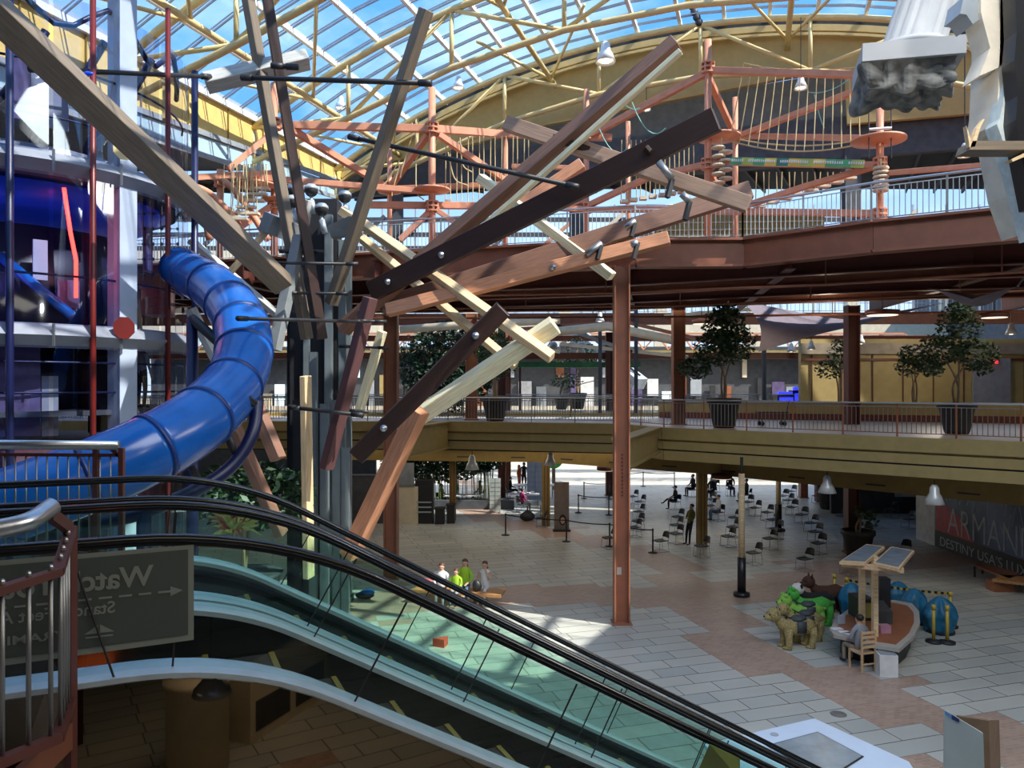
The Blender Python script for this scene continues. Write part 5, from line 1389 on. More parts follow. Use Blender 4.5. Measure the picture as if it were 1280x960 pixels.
def boxU(name, label, cat, x0, x1, py, z0, z1, dep, m, rz=0, parent=None):
    a, b = U(x0, py, z0), U(x1, py, z0); c = (a+b)/2; w_ = (b-a).length
    o = MB().box((c.x, c.y+dep/2, (z0+z1)/2), (w_, dep, z1-z0), rz).build(name, m, parent)
    if parent is None: tag(o, label, cat)
    return o, c, w_
zt = .667
t = thing('display_cabinet', 'black display cabinet with lit pale panel on the kiosk', 'cabinet', U(1082, 776, zt))
o, c, w_ = boxU('cabinet_body', '', '', 1074, 1093, 776, zt, 1.25, .7, M['blackp'], 0, t)
MB().box((c.x, c.y-.01, .95), (w_*.8, .02, .4)).build('lit_panel', M['ycloth'], t)
o, c, w_ = boxU('dark_case', 'long dark case lying along the kiosk counter', 'case', 1104, 1122, 780, zt, 1.0, 1.15, M['seatg'], -.25)
o, c, w_ = boxU('black_stand', 'tall black stand behind the kiosk post', 'stand', 1101, 1114, 760, zt, 1.5, .35, M['blackp'], -.1)
o, c, w_ = boxU('pink_box', 'small pink and white box on the kiosk', 'box', 1101, 1114, 792, zt, .86, .22, mat('pink_box', (.5, .25, .35), .6))
o, c, w_ = boxU('card_box', 'small cream box beside the kiosk post', 'box', 1103, 1113, 772, zt+.0, .78, .2, M['cream'])
o, c, w_ = boxU('tablet', 'white tablet stand on the kiosk counter', 'tablet', 1048, 1057, 780, zt, .9, .05, M['kioskw'], .3)
mb = MB()
for x, y, r in ((1046, 786, .2), (1055, 790, -.1), (1062, 792, .3)): p = U(x, y, zt); mb.box((p.x, p.y, zt+.006), (.28, .2, .01), r)
tag(mb.build('papers', M['whitec']), 'loose white papers on the left tip of the kiosk', 'papers', kind=None)
mb = MB(); p = U(1112, 846, 0)
t = thing('waste_bin', 'white square bin on the floor in front of the kiosk', 'bin', p)
MB().box((p.x, p.y+.15, .26), (.42, .36, .52), -.15).build('body', M['whitec'], t); MB().box((p.x, p.y+.15, .53), (.36, .3, .03), -.15).build('lid', M['grey'], t)
# timber post with two tilted solar wings
t = thing('kiosk_canopy', 'pale timber post with two flat grey glass wings above the kiosk', 'canopy', U(1098, 800, .4))
base = U(1099, 800, .66); bx_, by_ = base.x-.02, base.y+.30
for s in (-.12, .10): MB().box((bx_+s*.5, by_+(.5 if s < 0 else 0), 1.68), (.12, .14, 2.05)).build('post', M['ttan'], t)
zc = 2.72
for qs, nm in (([(1049, 702), (1083, 680), (1106, 683), (1081, 704)], 'l'), ([(1091, 704), (1114, 683), (1143, 688), (1124, 711)], 'r')):
    Q = [U(x, y, zc) for x, y in qs]; cq = sum(Q, V((0, 0, 0)))/4
    MB().slab(Q, (0, 0, -.07)).build('wing_frame', M['lwood'], t)
    MB().slab([cq+(q-cq)*.86+V((0, 0, .005)) for q in Q], (0, 0, .012)).build('wing_glass', M['panelb'], t)
a, b = U(1052, 705, 2.62), U(1130, 713, 2.62); MB().bar(a, b, .12, .12).build('cross_beam', M['lwood'], t)
a, b = U(1060, 697, 2.58), U(1132, 703, 2.58); MB().bar(a, b, .1, .1).build('cross_beam', M['lwood'], t)
# wooden ladder back chair
p = pk
t = thing('wooden_chair', 'light wooden ladder back chair under the kiosk attendant', 'chair', (p.x, p.y, 0), rz=facing(-.3, 1)); ORG[t.name] = V((0, 0, 0))
MB().box((0, .1-.1, .45), (.44, .42, .04)).build('seat', M['lwood'], t)
for s in (-1, 1):
    MB().bar((s*.2, -.19, 0), (s*.2, -.19, .45), .04, .04).build('leg', M['lwood'], t)
    MB().bar((s*.2, .24, 0), (s*.2, .24, 1.02), .04, .04).build('leg', M['lwood'], t)
mb = MB()
for z in (.62, .74, .86, .97): mb.bar((-.2, .24, z), (.2, .24, z), .02, .06)
mb.build('back_slats', M['lwood'], t)
MB().bar((-.2, .24, .2), (.2, .24, .2), .02, .03).build('stretcher', M['lwood'], t)

# ------------------------------------------------------------------ plush ride animals
def plush(px, py, label, mb_, mh, sc=1.0, ears='round', seat=True, rz=-80, mb2=None, n=.02):
    p = G(px, py); t = thing('plush_ride_animal', label, 'plush animal', (p.x, p.y, 0), None, math.radians(rz)); ORG[t.name] = V((0, 0, 0))
    s = sc
    mb = MB()
    mb.path([V((0, .55, .60))*s, V((0, .3, .64))*s, V((0, 0, .60))*s, V((0, -.3, .62))*s, V((0, -.5, .74))*s, V((0, -.62, .88))*s], [.16*s, .25*s, .24*s, .24*s, .17*s, .12*s], 14)
    for sx, sy in ((-1, -.34), (1, -.34), (-1, .42), (1, .42)):
        mb.path([V((sx*.12, sy, .6))*s, V((sx*.15, sy+(.05 if sy > 0 else 0), .35))*s, V((sx*.15, sy-(.02 if sy > 0 else 0), .14))*s, V((sx*.15, sy-.03, .0))*s], [.14*s, .11*s, .095*s, .12*s], 12)
        mb.ell(V((sx*.15, sy-.07, .05))*s, .10*s, .14*s, .05*s, 10, 6)
    mb.ell(V((0, .58, .68))*s, .07*s, .16*s, .06*s, 10, 6)
    body = mb.build('body', M[mb_], t, True)
    h = V((0, -.74, 1.0))*s
    mb = MB(); mb.ell(h, .20*s, .22*s, .20*s, 16, 12, jit=n); mb.ell(h+V((0, -.18, -.05))*s, .12*s, .14*s, .10*s, 14, 10)
    hd = mb.build('head', M[mh], t, True)
    for sx in (-1, 1):
        mb = MB()
        if ears == 'point': mb.path([h+V((sx*.1, .05, .15))*s, h+V((sx*.12, .06, .30))*s], [.055*s, .01*s], 8)
        elif ears == 'frog': mb.ell(h+V((sx*.10, -.04, .19))*s, .07*s, .07*s, .07*s, 10, 8)
        else: mb.ell(h+V((sx*.17, .04, .12))*s, .07*s, .04*s, .08*s, 10, 8)
        mb.build('ear', M[mb2 or mb_], hd, True)
    mb = MB()
    for sx in (-1, 1): mb.ell(h+V((sx*.09, -.18, .05))*s, .025*s, .02*s, .03*s, 8, 6)
    mb.ell(h+V((0, -.32, -.02))*s, .035*s, .02*s, .025*s, 8, 6); mb.build('eyes_and_nose', M['plushk'], hd, True)
    if seat:
        MB().path([V((0, -.18, .84))*s, V((0, 0, .86))*s, V((0, .25, .88))*s], [.10*s, .2*s, .13*s], 12, sx=1.1, sy=.5).box(V((.245*s, .03*s, .66*s)), (.03*s, .3*s, .34*s)).box(V((-.245*s, .03*s, .66*s)), (.03*s, .3*s, .34*s)).build('saddle_seat', M['seatg'], t, True)
        MB().tube(V((-.16, -.34, .95))*s, V((.16, -.34, .95))*s, .018*s, 8).tube(V((0, -.34, .8))*s, V((0, -.34, .95))*s, .02*s, 8).build('handle_bar', M['blackp'], t)
    return t
plush(996, 809, 'shaggy yellow-brown plush ride animal, nearest of the herd', 'plushy', 'plushy', .90)
plush(1006, 800, 'second shaggy yellow-brown plush ride animal just behind the nearest one', 'plushy', 'plushy', .87)
plush(1008, 788, 'lime green plush ride animal with dark saddle', 'plushgl', 'plushgl', .88, 'frog')
plush(1018, 781, 'bright green plush ride animal without visible saddle', 'plushg', 'plushg', .92, 'frog', False)
plush(1022, 771, 'black and white plush ride animal', 'plushk', 'plushw', .88, 'round', False, mb2='plushk')
plush(1036, 763, 'dark brown plush horse ride at the back of the herd', 'plushbr', 'plushbr', .92, 'point', False)
# blue covered bundles
def bundle(px, py, r, h, label):
    p = G(px, py); t = thing('covered_bundle', label, 'bundle', p)
    vs = []; n = 36; m_ = 16; mb = MB()
    for i in range(m_+1):
        z = i/m_; rr = r*math.sin(PI*(.12+.88*z)**.9)**.55 if z > .5 else r*(.82+.36*z)
        for k in range(n):
            a = 2*PI*k/n; f = 1+.07*math.sin(a*7+z*3+px)+.05*math.sin(a*3-z*5+px)+.22*noise.noise(V((math.cos(a)*2, math.sin(a)*2, z*3+px)))
            vs.append(p+V((math.cos(a)*rr*f, math.sin(a)*rr*f*.9, .02+z*h)))
    mb.add(vs, [(i*n+k, i*n+(k+1) % n, (i+1)*n+(k+1) % n, (i+1)*n+k) for i in range(m_) for k in range(n)]+[tuple(range(n-1, -1, -1)), tuple(m_*n+k for k in range(n))])
    mb.build('tarp', M['tarp'], t, True)
    MB().lathe([(r*.86, 0), (r*.86, .06)], p, 24).build('base', M['blackp'], t)
bundle(1064, 769, .38, 1.0, 'blue tarp covered bundle left of the kiosk cabinet')
bundle(1123, 756, .36, .75, 'low blue tarp covered bundle behind the kiosk')
bundle(1143, 778, .40, 1.0, 'blue tarp covered bundle behind the right end of the kiosk')
bundle(1175, 790, .45, 1.0, 'blue tarp covered bundle farthest right, by the yellow posts')
# yellow posts and striped tape
def ypost(px, py, label, to=None):
    p = G(px, py); t = thing('yellow_barrier_post', label, 'barrier', p)
    MB().lathe([(.21, 0), (.21, .05), (.06, .09)], p, 20).build('base', M['blackp'], t, True)
    MB().tube(p+V((0, 0, .06)), p+V((0, 0, 1.0)), .045, 12).build('post', M['stanchion'], t, True)
    MB().tube(p+V((0, 0, .9)), p+V((0, 0, 1.04)), .055, 12).build('belt_head', M['stanchion'], t, True)
    if to:
        q = G(*to); mb = MB(); n = 34
        for k in range(n): mb.k = k % 2; mb.bar(p.lerp(q, k/n)+V((0, 0, .96-.05*4*(k/n)*(1-k/n))), p.lerp(q, (k+1)/n)+V((0, 0, .96-.05*4*((k+1)/n)*(1-(k+1)/n))), .008, .07)
        mb.build('striped_tape', [M['stanchion'], M['black']], t)
ypost(1058, 763, 'yellow barrier post left of the kiosk with striped tape', (1188, 783)); ypost(1043, 758, 'yellow barrier post behind the plush horse')
ypost(1188, 784, 'yellow barrier post at the right end of the striped tape'); ypost(1167, 803, 'left one of the two near yellow barrier posts'); ypost(1184, 804, 'right one of the two near yellow barrier posts')

# ------------------------------------------------------------------ banner wall
XW = 18.5
struct(MB().slab([(XW+.05, 16, 0), (XW+.05, 36, 0), (XW+.05, 36, 3.9), (XW+.05, 16, 3.9)], (.2, 0, 0)).build('wall_banner', M['whitec']))
bw = thing('wall_banner_sheet', 'large blue and red fashion banner with black lettered foot strip', 'banner', (XW, 27, 0))
MB().slab([(XW, 18, .72), (XW, 34.3, .72), (XW, 34.3, 3.8), (XW, 18, 3.8)], (.03, 0, 0)).build('picture', mat('banner_blue', (.11, .14, .26), .5, var=.8, scale=.5), bw)
MB().slab([(XW-.004, 18, 0.02), (XW-.004, 34.3, .02), (XW-.004, 34.3, .74), (XW-.004, 18, .74)], (.03, 0, 0)).build('foot_strip', M['blackp'], bw)
MB().slab([(XW-.006, 34.2, .74), (XW-.006, 33.2, .74), (XW-.006, 31.4, .74), (XW-.006, 32.2, 1.5), (XW-.006, 33.2, 1.9), (XW-.006, 34.2, 1.9)], (.005, 0, 0)).build('red_shape', mat('banner_red', (.5, .03, .06), .5, var=.3), bw)
rnd = random.Random(3); mb = MB()
for i in range(46):
    y = rnd.uniform(22, 33.8); z = rnd.uniform(1.2, 3.2); l = rnd.uniform(.4, 1.2); dy = rnd.uniform(-.5, .5)
    mb.bar((XW-.008, y, z), (XW-.008, y+dy, min(z+l, 3.7)), .03, .004, up=(1, 0, 0))
mb.build('pale_streaks', mat('banner_streak', (.45, .52, .60), .5), bw)
mtx = mat('banner_letter', (.50, .55, .62), .5, var=.2)
text_mesh('ARMANI', 1.62, (XW-.012, 33.3, .80), (0, -1, 0), (0, 0, 1), mtx, 'lettering', bw, .004, -.02, 1.0, width=4.95)
text_mesh('DESTINY USA\u2019S LUXURY', .56, (XW-.012, 33.9, .14), (0, -1, 0), (0, 0, 1), M['lgrey'], 'lettering', bw, .004, -.004, 1, width=7.0)
# benches
t = thing('long_bench', 'long dark wooden bench in front of the banner wall', 'bench', U(1240, 715, .45))
Q = [U(1218, 706, .45), U(1228, 702, .45), U(1275, 717, .45), U(1262, 723, .45)]
MB().slab(Q, (0, 0, -.07)).build('top', M['counterw'], t)
for q in Q: MB().box((q.x*.99+.01*Q[1].x, q.y, .2), (.05, .05, .4)).build('leg', M['blackp'], t)
t = thing('block_bench', 'wooden bench on a box foot near the right edge, below the banner', 'bench', U(1262, 730, .45))
Q = [U(1240, 724, .45), U(1252, 718, .45), U(1300, 722, .45), U(1300, 731, .45)]
MB().slab(Q, (0, 0, -.09)).build('top', M['benchw'], t)
q = U(1258, 741, 0); MB().box((q.x, q.y+.3, .18), (.75, .45, .36)).build('box_foot', M['counterw'], t)
t = thing('park_bench', 'sunlit wooden bench the group sits on near the escalators', 'bench', G(575, 755))
Q = [U(513, 737, .45), U(524, 732, .45), U(632, 736, .45), U(626, 744, .45)]
MB().slab(Q, (0, 0, -.09)).build('top', M['benchw'], t)
for x in (546, 600): q = G(x, 756); MB().box((q.x, q.y+.35, .18), (.45, .4, .36)).build('box_foot', M['benchw'], t)
p = U(530, 733, .46); tag(MB().ell(p+V((0, .1, .12)), .3, .18, .14, 14, 8, jit=.05).build('pink_bag', mat('pink_cloth', (.55, .12, .15), .8), smooth=True), 'pink bag lying on the left end of the bench', 'bag')
p = U(546, 730, .46); tag(MB().ell(p+V((0, .1, .2)), .2, .15, .22, 12, 8, jit=.05).build('white_bag', M['whitec'], smooth=True), 'white crumpled bag on the bench beside the pink bag', 'bag')
p = U(596, 740, .46); tag(MB().ell(p+V((0, .1, .17)), .14, .1, .2, 12, 8, jit=.03).build('hand_bag', M['blackp'], smooth=True), 'black handbag on the bench left of the woman in white', 'bag')
p = G(456, 750); t = thing('floor_vacuum', 'small blue and black machine on the floor by the sculpture foot', 'vacuum', p)
MB().ell(p+V((0, 0, .16)), .32, .22, .12, 16, 8).build('body', M['blackp'], t, True); MB().ell(p+V((.1, 0, .26)), .24, .18, .10, 16, 8).build('lid', M['blue'], t, True)
p = G(551, 808); tag(MB().prism([(p.x-.22, p.y), (p.x+.1, p.y-.15), (p.x+.18, p.y+.2)], .0, .22).build('red_cone', mat('red_orange', (.7, .08, .03), .5)), 'small red wedge on the sunlit floor seen through the glass', 'wedge')

# bottom right: white framed kiosk screen, boards
t = thing('white_kiosk', 'big pale blue-white kiosk top with dark screen at the bottom edge', 'kiosk', U(1010, 950, 1.0))
z = 1.15
Q = [U(880, 930, z), U(1018, 898, z), U(1136, 952, z), U(1175, 1010, z), U(980, 1060, z)]
MB().slab(Q, (0, 0, -.06)).build('top_frame', M['kioskw'], t)
cq = sum(Q, V((0, 0, 0)))/len(Q); MB().slab([cq+(q-cq)*.93-V((0, 0, .06)) for q in Q], (0, 0, -1.05)).build('cabinet', M['panelb'], t)
Q2 = [U(958, 932, z+.01), U(1022, 915, z+.01), U(1080, 946, z+.01), U(1035, 975, z+.01)]
MB().slab(Q2, (0, 0, .006)).build('screen_border', M['blackp'], t)
cq = sum(Q2, V((0, 0, 0)))/4; MB().slab([cq+(q-cq)*.95+V((0, 0, .008)) for q in Q2], (0, 0, .005)).build('screen', mat('screen_grey', (.22, .27, .30), .25, var=.2), t)
p = U(968, 918, z+.004); MB().lathe([(.07, 0), (.07, .006)], p, 16).build('round_sensor', M['lgrey'], t)
t = thing('display_board', 'pale standing board with blue corner near the bottom right', 'board', G(1205, 1000))
MB().slab([W(1181, 888, 13.3), W(1229, 917, 12.6), W(1233, 1031, 12.6), W(1180, 1002, 13.3)], (.01, .05, 0)).build('panel', M['boardw'], t)
MB().slab([W(1181.3, 888.2, 13.28), W(1190, 893.5, 13.14), W(1190, 899, 13.14), W(1181.3, 893.5, 13.28)], (0, -.004, 0)).build('pale_blue_patch', mat('patch_blue', (.15, .33, .6), .5), t)
MB().slab([W(1189.5, 893, 13.14), W(1199, 898.7, 13.0), W(1199, 903.5, 13.0), W(1189.5, 899, 13.14)], (0, -.004, 0)).build('navy_patch', mat('patch_navy', (.015, .03, .16), .5), t)
t = thing('brown_board', 'brown board standing behind the pale board', 'board', G(1235, 1000))
MB().slab([W(1196, 895, 13.6), W(1236, 901, 13.2), W(1240, 1020, 13.2), W(1200, 1000, 13.6)], (.02, .05, 0)).slab([W(1236, 901, 13.2), W(1249, 901, 13.9), W(1252, 1010, 13.9), W(1240, 1020, 13.2)], (.02, .03, 0)).build('panel', M['cardb'], t)
p = G(1048, 893); tag(MB().lathe([(.17, 0), (.17, .012), (.1, .014)], p, 24).build('floor_drain', M['steeld']), 'round metal floor plate above the white kiosk', 'drain')

# ------------------------------------------------------------------ ground floor back area
def table(px, py, w_, d_, label, m='whitec'):
    p = G(px, py); t = thing('folding_table', label, 'table', p)
    MB().box((p.x, p.y+d_/2, .73), (w_, d_, .04)).build('tabletop', M[m], t)
    for sx in (-1, 1):
        for sy in (0.08, .92): MB().tube((p.x+sx*w_*.44, p.y+d_*sy, 0), (p.x+sx*w_*.44, p.y+d_*sy, .72), .018, 6).build('leg', M['steeld'], t)
    return p
table(580, 636, 2.2, .8, 'white folding table beside the person in yellow'); table(693, 648, 1.6, .8, 'white folding table left of the dark mustard column'); table(668, 622, 2.6, 1.0, 'far white folding table covered in papers'); table(655, 635, 1.8, .8, 'white folding table behind the person in magenta')
for x, y, lab, m_ in ((668, 622, 'pile of blue and white papers on the far table', 'kioskw'), (655, 634, 'stack of white papers behind the person in magenta', 'whitec')):
    p = G(x, y); mb = MB()
    for k in range(7): mb.box((p.x-.7+k*.24, p.y+.35+.2*(k % 2), .76+.02*(k % 3)), (.3, .22, .03+.02*(k % 3)), k*.3)
    tag(mb.build('paper_pile', M[m_]), lab, 'papers')
p = G(697, 646); tag(MB().ell((p.x+.1, p.y+.4, .88), .12, .12, .14, 12, 8).build('red_bag', mat('red_item', (.5, .04, .06), .7)), 'small red bag on the table left of the mustard column', 'bag')
p = G(692, 640); 
t = thing('luggage_bag', 'dark bag on the floor under the table with the person in magenta', 'bag', G(659, 652)); q = G(659, 652)
MB().ell(q+V((0, .2, .25)), .4, .25, .26, 14, 8, jit=.05).build('body', M['blackp'], t, True); MB().path([q+V((-.15, .2, .45)), q+V((0, .2, .6)), q+V((.15, .2, .45))], .02, 6).build('handle', M['blackp'], t)
def gridpanel(px, py, w_, h_, label):
    p = G(px, py); t = thing('exhibition_stand', label, 'panel', p)
    MB().box((p.x, p.y, h_/2+.05), (w_, .06, h_-.1)).build('board', M['boardw'] if w_ < 1 else M['whitecol'], t); mb = MB()
    for i in range(1, 8): mb.box((p.x, p.y-.035, h_*i/8), (w_, .01, .02))
    mb.box((p.x, p.y-.035, h_/2), (.03, .01, h_)); mb.build('grid_lines', M['grey'], t)
    for s in (-1, 1): MB().box((p.x+s*w_*.4, p.y, .03), (.06, .5, .06)).build('foot', M['steeld'], t)
gridpanel(669, 627, 1.0, 2.4, 'pale gridded display panel left of the dark mustard column'); gridpanel(676, 621, .95, 2.1, 'second gridded display panel, partly behind the first'); gridpanel(619, 641, .6, 1.9, 'gridded display panel beside the left table')
p = G(702, 664); t = thing('banner_stand', 'tall brown pull-up banner with a dark haired portrait at its foot', 'banner', p)
MB().box((p.x, p.y, 1.2), (.72, .03, 2.35)).build('sheet', mat('banner_brown', (.20, .15, .13), .7, var=.15), t); MB().box((p.x, p.y, .04), (.85, .3, .08)).build('base', M['blackp'], t)
MB().ell((p.x+.05, p.y-.02, .55), .17, .01, .26, 16, 10).build('portrait_hair', M['hairblk'], t); MB().ell((p.x+.05, p.y-.032, .52), .11, .01, .16, 16, 10).build('portrait_face', M['skin'], t)
mb = MB()
for k in range(4): mb.box((p.x, p.y-.02, 2.15-k*.13), (.5-.05*k, .008, .035))
mb.build('text_lines', M['cardb'], t)
g = G(692, 612); o = MB().ell(V((g.x, g.y, 2.2)), .7, .5, .8, 14, 10).build('green_object', mat('green_bright', (.1, .6, .08), .6), smooth=True)
t = thing('green_topiary', 'bright green rounded shape on a stand beyond the portrait banner', 'topiary', (g.x, g.y, 0)); o.name = 'green_ball'; o.location = V((0, 0, o.location.z)); o.parent = t
MB().tube((g.x, g.y, 0), (g.x, g.y, 1.6), .12, 8).build('stand', M['trunk'], t)
# dark shop units on the left
t = thing('vending_cabinet', 'tall pale cabinet behind the salmon column, left shop', 'cabinet', G(509, 655)); p = G(509, 655)
MB().box((p.x, p.y+.4, .95), (1.1, .8, 1.9)).build('body', M['cream'], t); MB().box((p.x-.1, p.y-.01, 2.5), (.9, .06, 1.2)).build('upper_panel', M['greyc'], t); MB().box((p.x-.1, p.y+.2, 1.95), (.9, .5, .1)).build('shelf', M['steeld'], t)
t = thing('drinks_cooler', 'dark open cooler with pale shelves right of the pale cabinet', 'cooler', G(530, 655)); p = G(530, 655)
MB().box((p.x, p.y+.4, 1.1), (.9, .7, 2.2)).build('body', M['blackp'], t)
for z in (.6, .85, 1.1): MB().box((p.x, p.y+.02, z), (.75, .12, .06)).build('shelf', M['lgrey'], t)
for x, y, w_, h_, lab, m_ in ((462, 655, 2.4, 2.4, 'dark shop counter behind the steel core', 'dgrey'), (549, 656, .45, .75, 'dark suitcase like box before the bamboo', 'blackp'), (563, 655, .4, .9, 'second dark box right of the first dark box', 'blackp')):
    p = G(x, y); o = MB().box((p.x, p.y+.4, h_/2), (w_, .6, h_)); o.box((p.x, p.y+.4, h_+.03), (w_+.08, .66, .06)); tag(o.build('shop_box', M[m_]), lab, 'box')
# second level: wheeled cart, green ledge, bench, arcade glow
t = thing('wheeled_cart', 'low black wheeled cart on the right walkway', 'cart', W(965, 528, 33)); p = z0at(965, 32, Z2)
MB().box(p+V((0, 0, .55)), (1.2, .5, .05)).build('deck', M['blackp'], t); MB().path([p+V((.6, 0, .55)), p+V((.7, 0, 1.05))], .02, 6).build('handle', M['blackp'], t)
for sx in (-1, 1):
    for sy in (-1, 1): MB().path([p+V((sx*.5, sy*.2, .55)), p+V((sx*.45, sy*.2, .1))], .02, 6).ell(p+V((sx*.45, sy*.2, .09)), .09, .03, .09, 12, 8).build('wheel', M['blackp'], t)
gl = thing('green_ledge', 'green ledge with small white figures on the far bridge', 'ledge', W(720, 455, 51))
MB().bar(W(645, 456, 51), W(800, 456, 51), .6, .35).build('board', mat('ledge_green', (.05, .25, .10), .6), gl)
for i, x in enumerate((692, 704, 716, 727, 756, 770)):
    c = W(x, 452, 50.8); mb = MB(); mb.ell(c+V((0, 0, .45)), .28, .2, .45, 10, 8); mb.ell(c+V((0, 0, 1.05)), .26, .2, .26, 10, 8); mb.build('white_figure', M['plushw'], gl, True)
for x in (650, 795): MB().tube(W(x, 456, 51), V((W(x, 456, 51).x, 51, Z2-.02)), .08, 8).build('leg', M['darkred'], gl)
for i, (x, w_, h_) in enumerate(((980, 1.1, 1.0), (1000, 1.2, 1.3), (1016, .9, 1.1), (1032, .8, .9))):
    p = z0at(x, 50, Z2); t = thing('arcade_machine', 'blue glowing arcade machine on the far bridge, number %s from the left' % ('one', 'two', 'three', 'four')[i], 'arcade machine', p)
    MB().box(p+V((0, 0, h_/2)), (w_, .8, h_)).build('body', M['navy'], t); MB().box(p+V((0, -.41, h_*.6)), (w_*.8, .02, h_*.5)).build('screen', M['bluelit'], t)
    MB().box(p+V((0, -.2, h_+.1)), (w_*.8, .3, .2)).build('marquee', M['bluelit'], t)
t = thing('exit_sign', 'small red lit exit sign on the mustard store wall', 'sign', W(1243, 452, 39)); p = W(1240, 452, 39.7)
MB().box(p, (.6, .06, .22)).build('box', mat('exit_red', (.4, .02, .02), .5, emit=(1, .05, .05), estr=.8), t)
text_mesh('EXIT', .2, p+V((-.25, -.05, -.07)), (1, 0, 0), (0, 0, 1), M['whitec'], 'lettering', t, .003, 0, 1)
# far third-level clutter and bright panels between levels
t = thing('folding_stair', 'white sloping escalator far beyond the walkway', 'escalator', W(760, 470, 58))
MB().bar(W(705, 405, 60), W(800, 480, 54), 1.2, .8).build('truss', M['lgrey'], t); MB().bar(W(705, 396, 60.2), W(800, 469, 54.2), .1, .1).build('handrail', M['blackp'], t)
struct(MB().prism([(-30, 47.5), (40, 45.5), (40, 49), (-30, 51)], 11.0, 11.3).build('floor_far_third_level', M['beamred']))
struct(MB().bar((-30, 47.4, 10.9), (40, 45.4, 10.9), .2, .6).build('trim_21', M['beamred']))
railing('far third level railing', [V((-25, 47.6, 11.3)), V((30, 46.0, 11.3))], bay=3, pick=.25, mr=M['lgrey'], mp=M['lgrey'], mpost=M['lgrey'])
tag(MB().path([W(640, 420, 44), W(760, 408, 44), W(840, 425, 44)], .25, 8).build('duct', M['cream'], smooth=True), 'cream ceiling duct seen under the third level left of centre', 'duct')
tag(MB().path([W(500, 412, 43), W(600, 405, 43), W(700, 400, 43)], .22, 8).build('duct', M['cream'], smooth=True), 'cream ceiling duct behind the upper crossed timbers', 'duct')

# shop fronts across the far end, lit panels, olive gallery wall
rnd = random.Random(12)
struct(MB().box((2, 61, 7.7), (60, .4, 4.6)).build('wall_far_shops', M['dgrey']))
ff = thing('far_shops', 'row of dim far shop fronts with bright panels beyond the walkway', 'shop front', (2, 60.7, Z2))
pal = [M['winlit'], M['cream'], M['purple'], M['counterw'], M['lgrey'], M['colsalmon'], M['whitec'], M['dark'], M['mustard']]
for i in range(44):
    x = -24+i*1.2+rnd.uniform(-.2, .2); z0 = Z2+rnd.choice((0, 0, .8, 2.2)); h_ = rnd.uniform(.8, 2.4); MB().box((x, 60.6-.05*rnd.random(), z0+h_/2), (rnd.uniform(.3, 1.1), .12, h_)).build('shop_panel', rnd.choice(pal), ff)
MB().box((2, 60.3, 9.5), (58, .8, .35)).build('sign_band', M['mustard'], ff)
mb = MB()
for i in range(30): mb.bar((-26+i*1.9, 60.2, 9.75), (-25+i*1.9, 60.0, 10.9), .1, .1); mb.bar((-25+i*1.9, 60.0, 10.9), (-24.1+i*1.9, 60.2, 9.75), .1, .1)
mb.bar((-26, 60, 10.95), (30, 60, 10.95), .15, .15); mb.build('roof_lattice', M['salmon'], ff)
for k, (x0, x1, y, zc, lab) in enumerate([(-24, 30, 50.2, 8.9, 'red horizontal beam crossing far behind the walkway'), (-20, 30, 55, 10.3, 'second far red beam above the shop fronts')]):
    tag(MB().ibeam((x0, y, zc), (x1, y, zc), .3, .4).build('steel_beam', M['beamred']), lab, 'beam')
t = thing('roof_frame', 'grey angled roof frame seen between walkway and third level', 'frame', W(760, 420, 46))
for q in ((640, 412, 780, 402), (700, 430, 860, 446), (780, 402, 900, 430), (690, 405, 790, 440), (560, 415, 700, 440), (830, 395, 960, 385)):
    MB().bar(W(q[0], q[1], 46), W(q[2], q[3], 46), .14, .2).build('member', rnd.choice((M['cream'], M['steeld'], M['colsalmon'])), t)
for x in (795, 750, 955): MB().bar(W(x, 375, 46), V((W(x, 400, 46).x, 46, Z2)), .2, .2).build('post', M['dgrey'], t)
# gallery wall and lattice behind the third level railing
struct(MB().bar(W(818, 286, 44), W(1030, 283, 42), .2, 1.7).build('wall_gallery', mat('olive_wall', (.40, .36, .17), .7, var=.25, scale=1)))
mb = MB()
for dy in (-7, 2, 9): mb.bar(W(818, 286+dy, 43.8), W(1030, 283+dy, 41.8), .08, .08)
struct(mb.build('trim_22', M['cream']))
lt = thing('window_lattice', 'pale lattice of window bars behind the third level railing', 'lattice', (4, 50, 12))
for i in range(26): MB().bar((-24+i*2.2, 52, 11.4), (-24+i*2.2, 52, 19.0), .1, .1).build('bar', M['lgrey'], lt)
for i in range(15): MB().bar((-22+i*3.2, 51.8, 14.6+.2*(i % 3)), (-18+i*3.2, 51.8, 18.6-.4*(i % 2)), .18, .24).build('diagonal', rnd.choice((M['cream'], M['dgrey'], M['salmon'], M['dark'])), lt)
for z in (13.9, 15.2, 16.1, 17.0, 18.0): MB().bar((-26, 52, z), (32, 52, z), .12, .3).build('cross_bar', M['dgrey'] if z > 15.3 else M['cream'], lt)
# ------------------------------------------------------------------ light, sky, camera
w = bpy.data.worlds.new('World'); scene.world = w; w.use_nodes = True
nt = w.node_tree; bg = nt.nodes['Background']
tc = nt.nodes.new('ShaderNodeTexCoord'); nz = nt.nodes.new('ShaderNodeTexNoise'); cr = nt.nodes.new('ShaderNodeValToRGB'); mp = nt.nodes.new('ShaderNodeMapping')
mp.inputs['Scale'].default_value = (1, 1, 2.2)
nt.links.new(tc.outputs['Generated'], mp.inputs[0]); nt.links.new(mp.outputs[0], nz.inputs[0]); nz.inputs['Scale'].default_value = 5; nz.inputs['Detail'].default_value = 6
cr.color_ramp.elements[0].position = .46; cr.color_ramp.elements[1].position = .80
cr.color_ramp.elements[0].color = (.12, .38, .88, 1); cr.color_ramp.elements[1].color = (.60, .82, 1, 1)
nt.links.new(nz.outputs[0], cr.inputs[0])
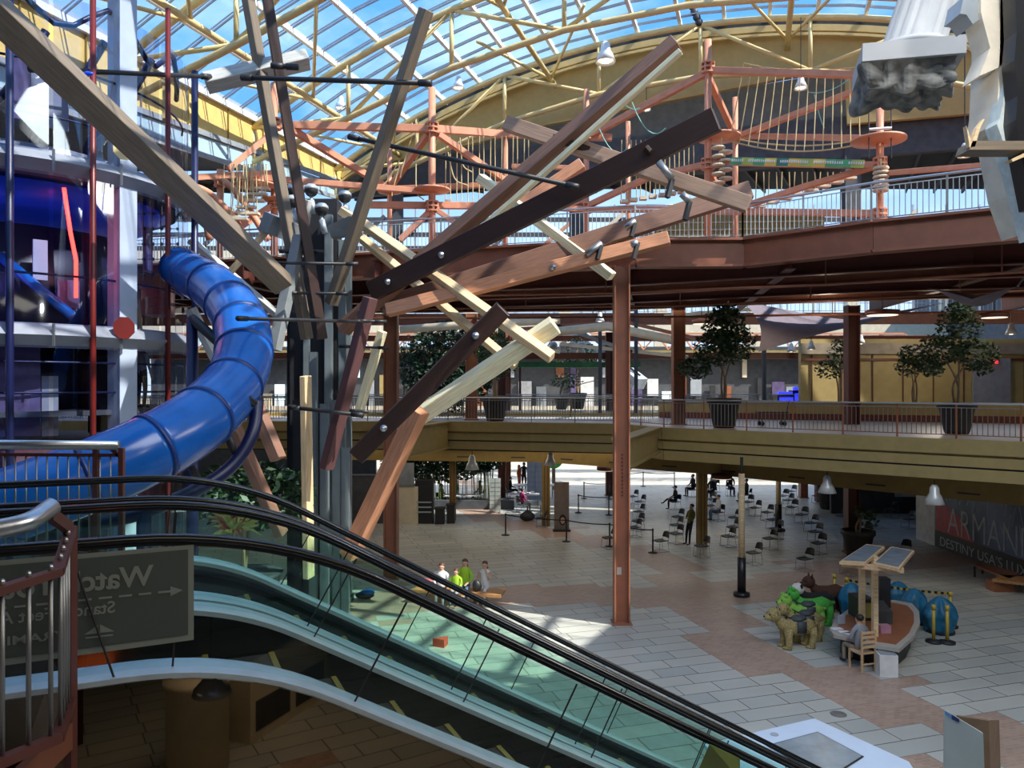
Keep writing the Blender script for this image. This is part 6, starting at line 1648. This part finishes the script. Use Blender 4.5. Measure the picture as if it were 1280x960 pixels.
sx = nt.nodes.new('ShaderNodeSeparateXYZ'); nt.links.new(tc.outputs['Generated'], sx.inputs[0])
mr = nt.nodes.new('ShaderNodeMapRange'); mr.inputs['From Min'].default_value = .0; mr.inputs['From Max'].default_value = .3
nt.links.new(sx.outputs[2], mr.inputs[0])
mx = nt.nodes.new('ShaderNodeMix'); mx.data_type = 'RGBA'; mx.inputs[6].default_value = (.80, .92, 1, 1)
nt.links.new(mr.outputs[0], mx.inputs[0]); nt.links.new(cr.outputs[0], mx.inputs[7]); nt.links.new(mx.outputs[2], bg.inputs[0])
bg.inputs[1].default_value = 1.3
sl = bpy.data.lights.new('sun', 'SUN'); sl.energy = 7.0; sl.angle = .009; sl.color = (1, .94, .84)
so = bpy.data.objects.new('sun', sl); COL.objects.link(so)
so.rotation_euler = V((.60, -.30, .75)).to_track_quat('Z', 'Y').to_euler()
area_lamp('fill_ground', (4, 37.5, 3.9), (16, 3), 130); area_lamp('fill_ground_left', (-8, 39, 3.9), (8, 3), 40)  # unseen fill added to lift the dark ground floor under the deck
area_lamp('fill_walk', (0, 34, 10.2), (24, 3), 220); area_lamp('fill_walk_right', (20, 26, 10.2), (10, 5), 200)  # added fill light for the walkway under the third level
area_lamp('fill_overhead', (3, 0, 10.8), (8, 5), 170)  # fill light added out of view above the camera
area_lamp('fill_high_right', (27, 14, 19.2), (10, 16), 4500, (1, .97, .92)); area_lamp('fill_high_front', (8, 4, 19.2), (14, 8), 2600, (.9, .96, 1)); point_lamp('store_light', (20, 37, 9.5), 160); point_lamp('walk_light', (12, 30, 9.6), 60)  # both large area lights are added out-of-frame fill for the floor
point_lamp('banner_fill', (15, 27, 3.8), 220)  # added fill so the banner picture comes out brighter
area_lamp('far_shop_fill', (2, 57, 9.3), (40, 2), 900)  # area fill put in to brighten the far shop fronts
point_lamp('torn_wall_fill', (4.2, 5.2, 10.4), 170, (1, .95, .88), .15);  # point fill added to brighten the torn wall and rock
cam = bpy.data.cameras.new('cam'); cam.sensor_width = 36; cam.lens = 36*F/1280; cam.clip_end = 400; cam.clip_start = .05
co = bpy.data.objects.new('cam', cam); COL.objects.link(co); co.location = (0, 0, CZ); co.rotation_euler = (PI/2, 0, 0); scene.camera = co
scene.view_settings.view_transform = 'Standard'; scene.view_settings.exposure = .25
scene.cycles.max_bounces = 6; scene.cycles.diffuse_bounces = 3; scene.cycles.glossy_bounces = 3; scene.cycles.transparent_max_bounces = 24
scene.cycles.use_denoising = True; scene.cycles.sample_clamp_indirect = 6
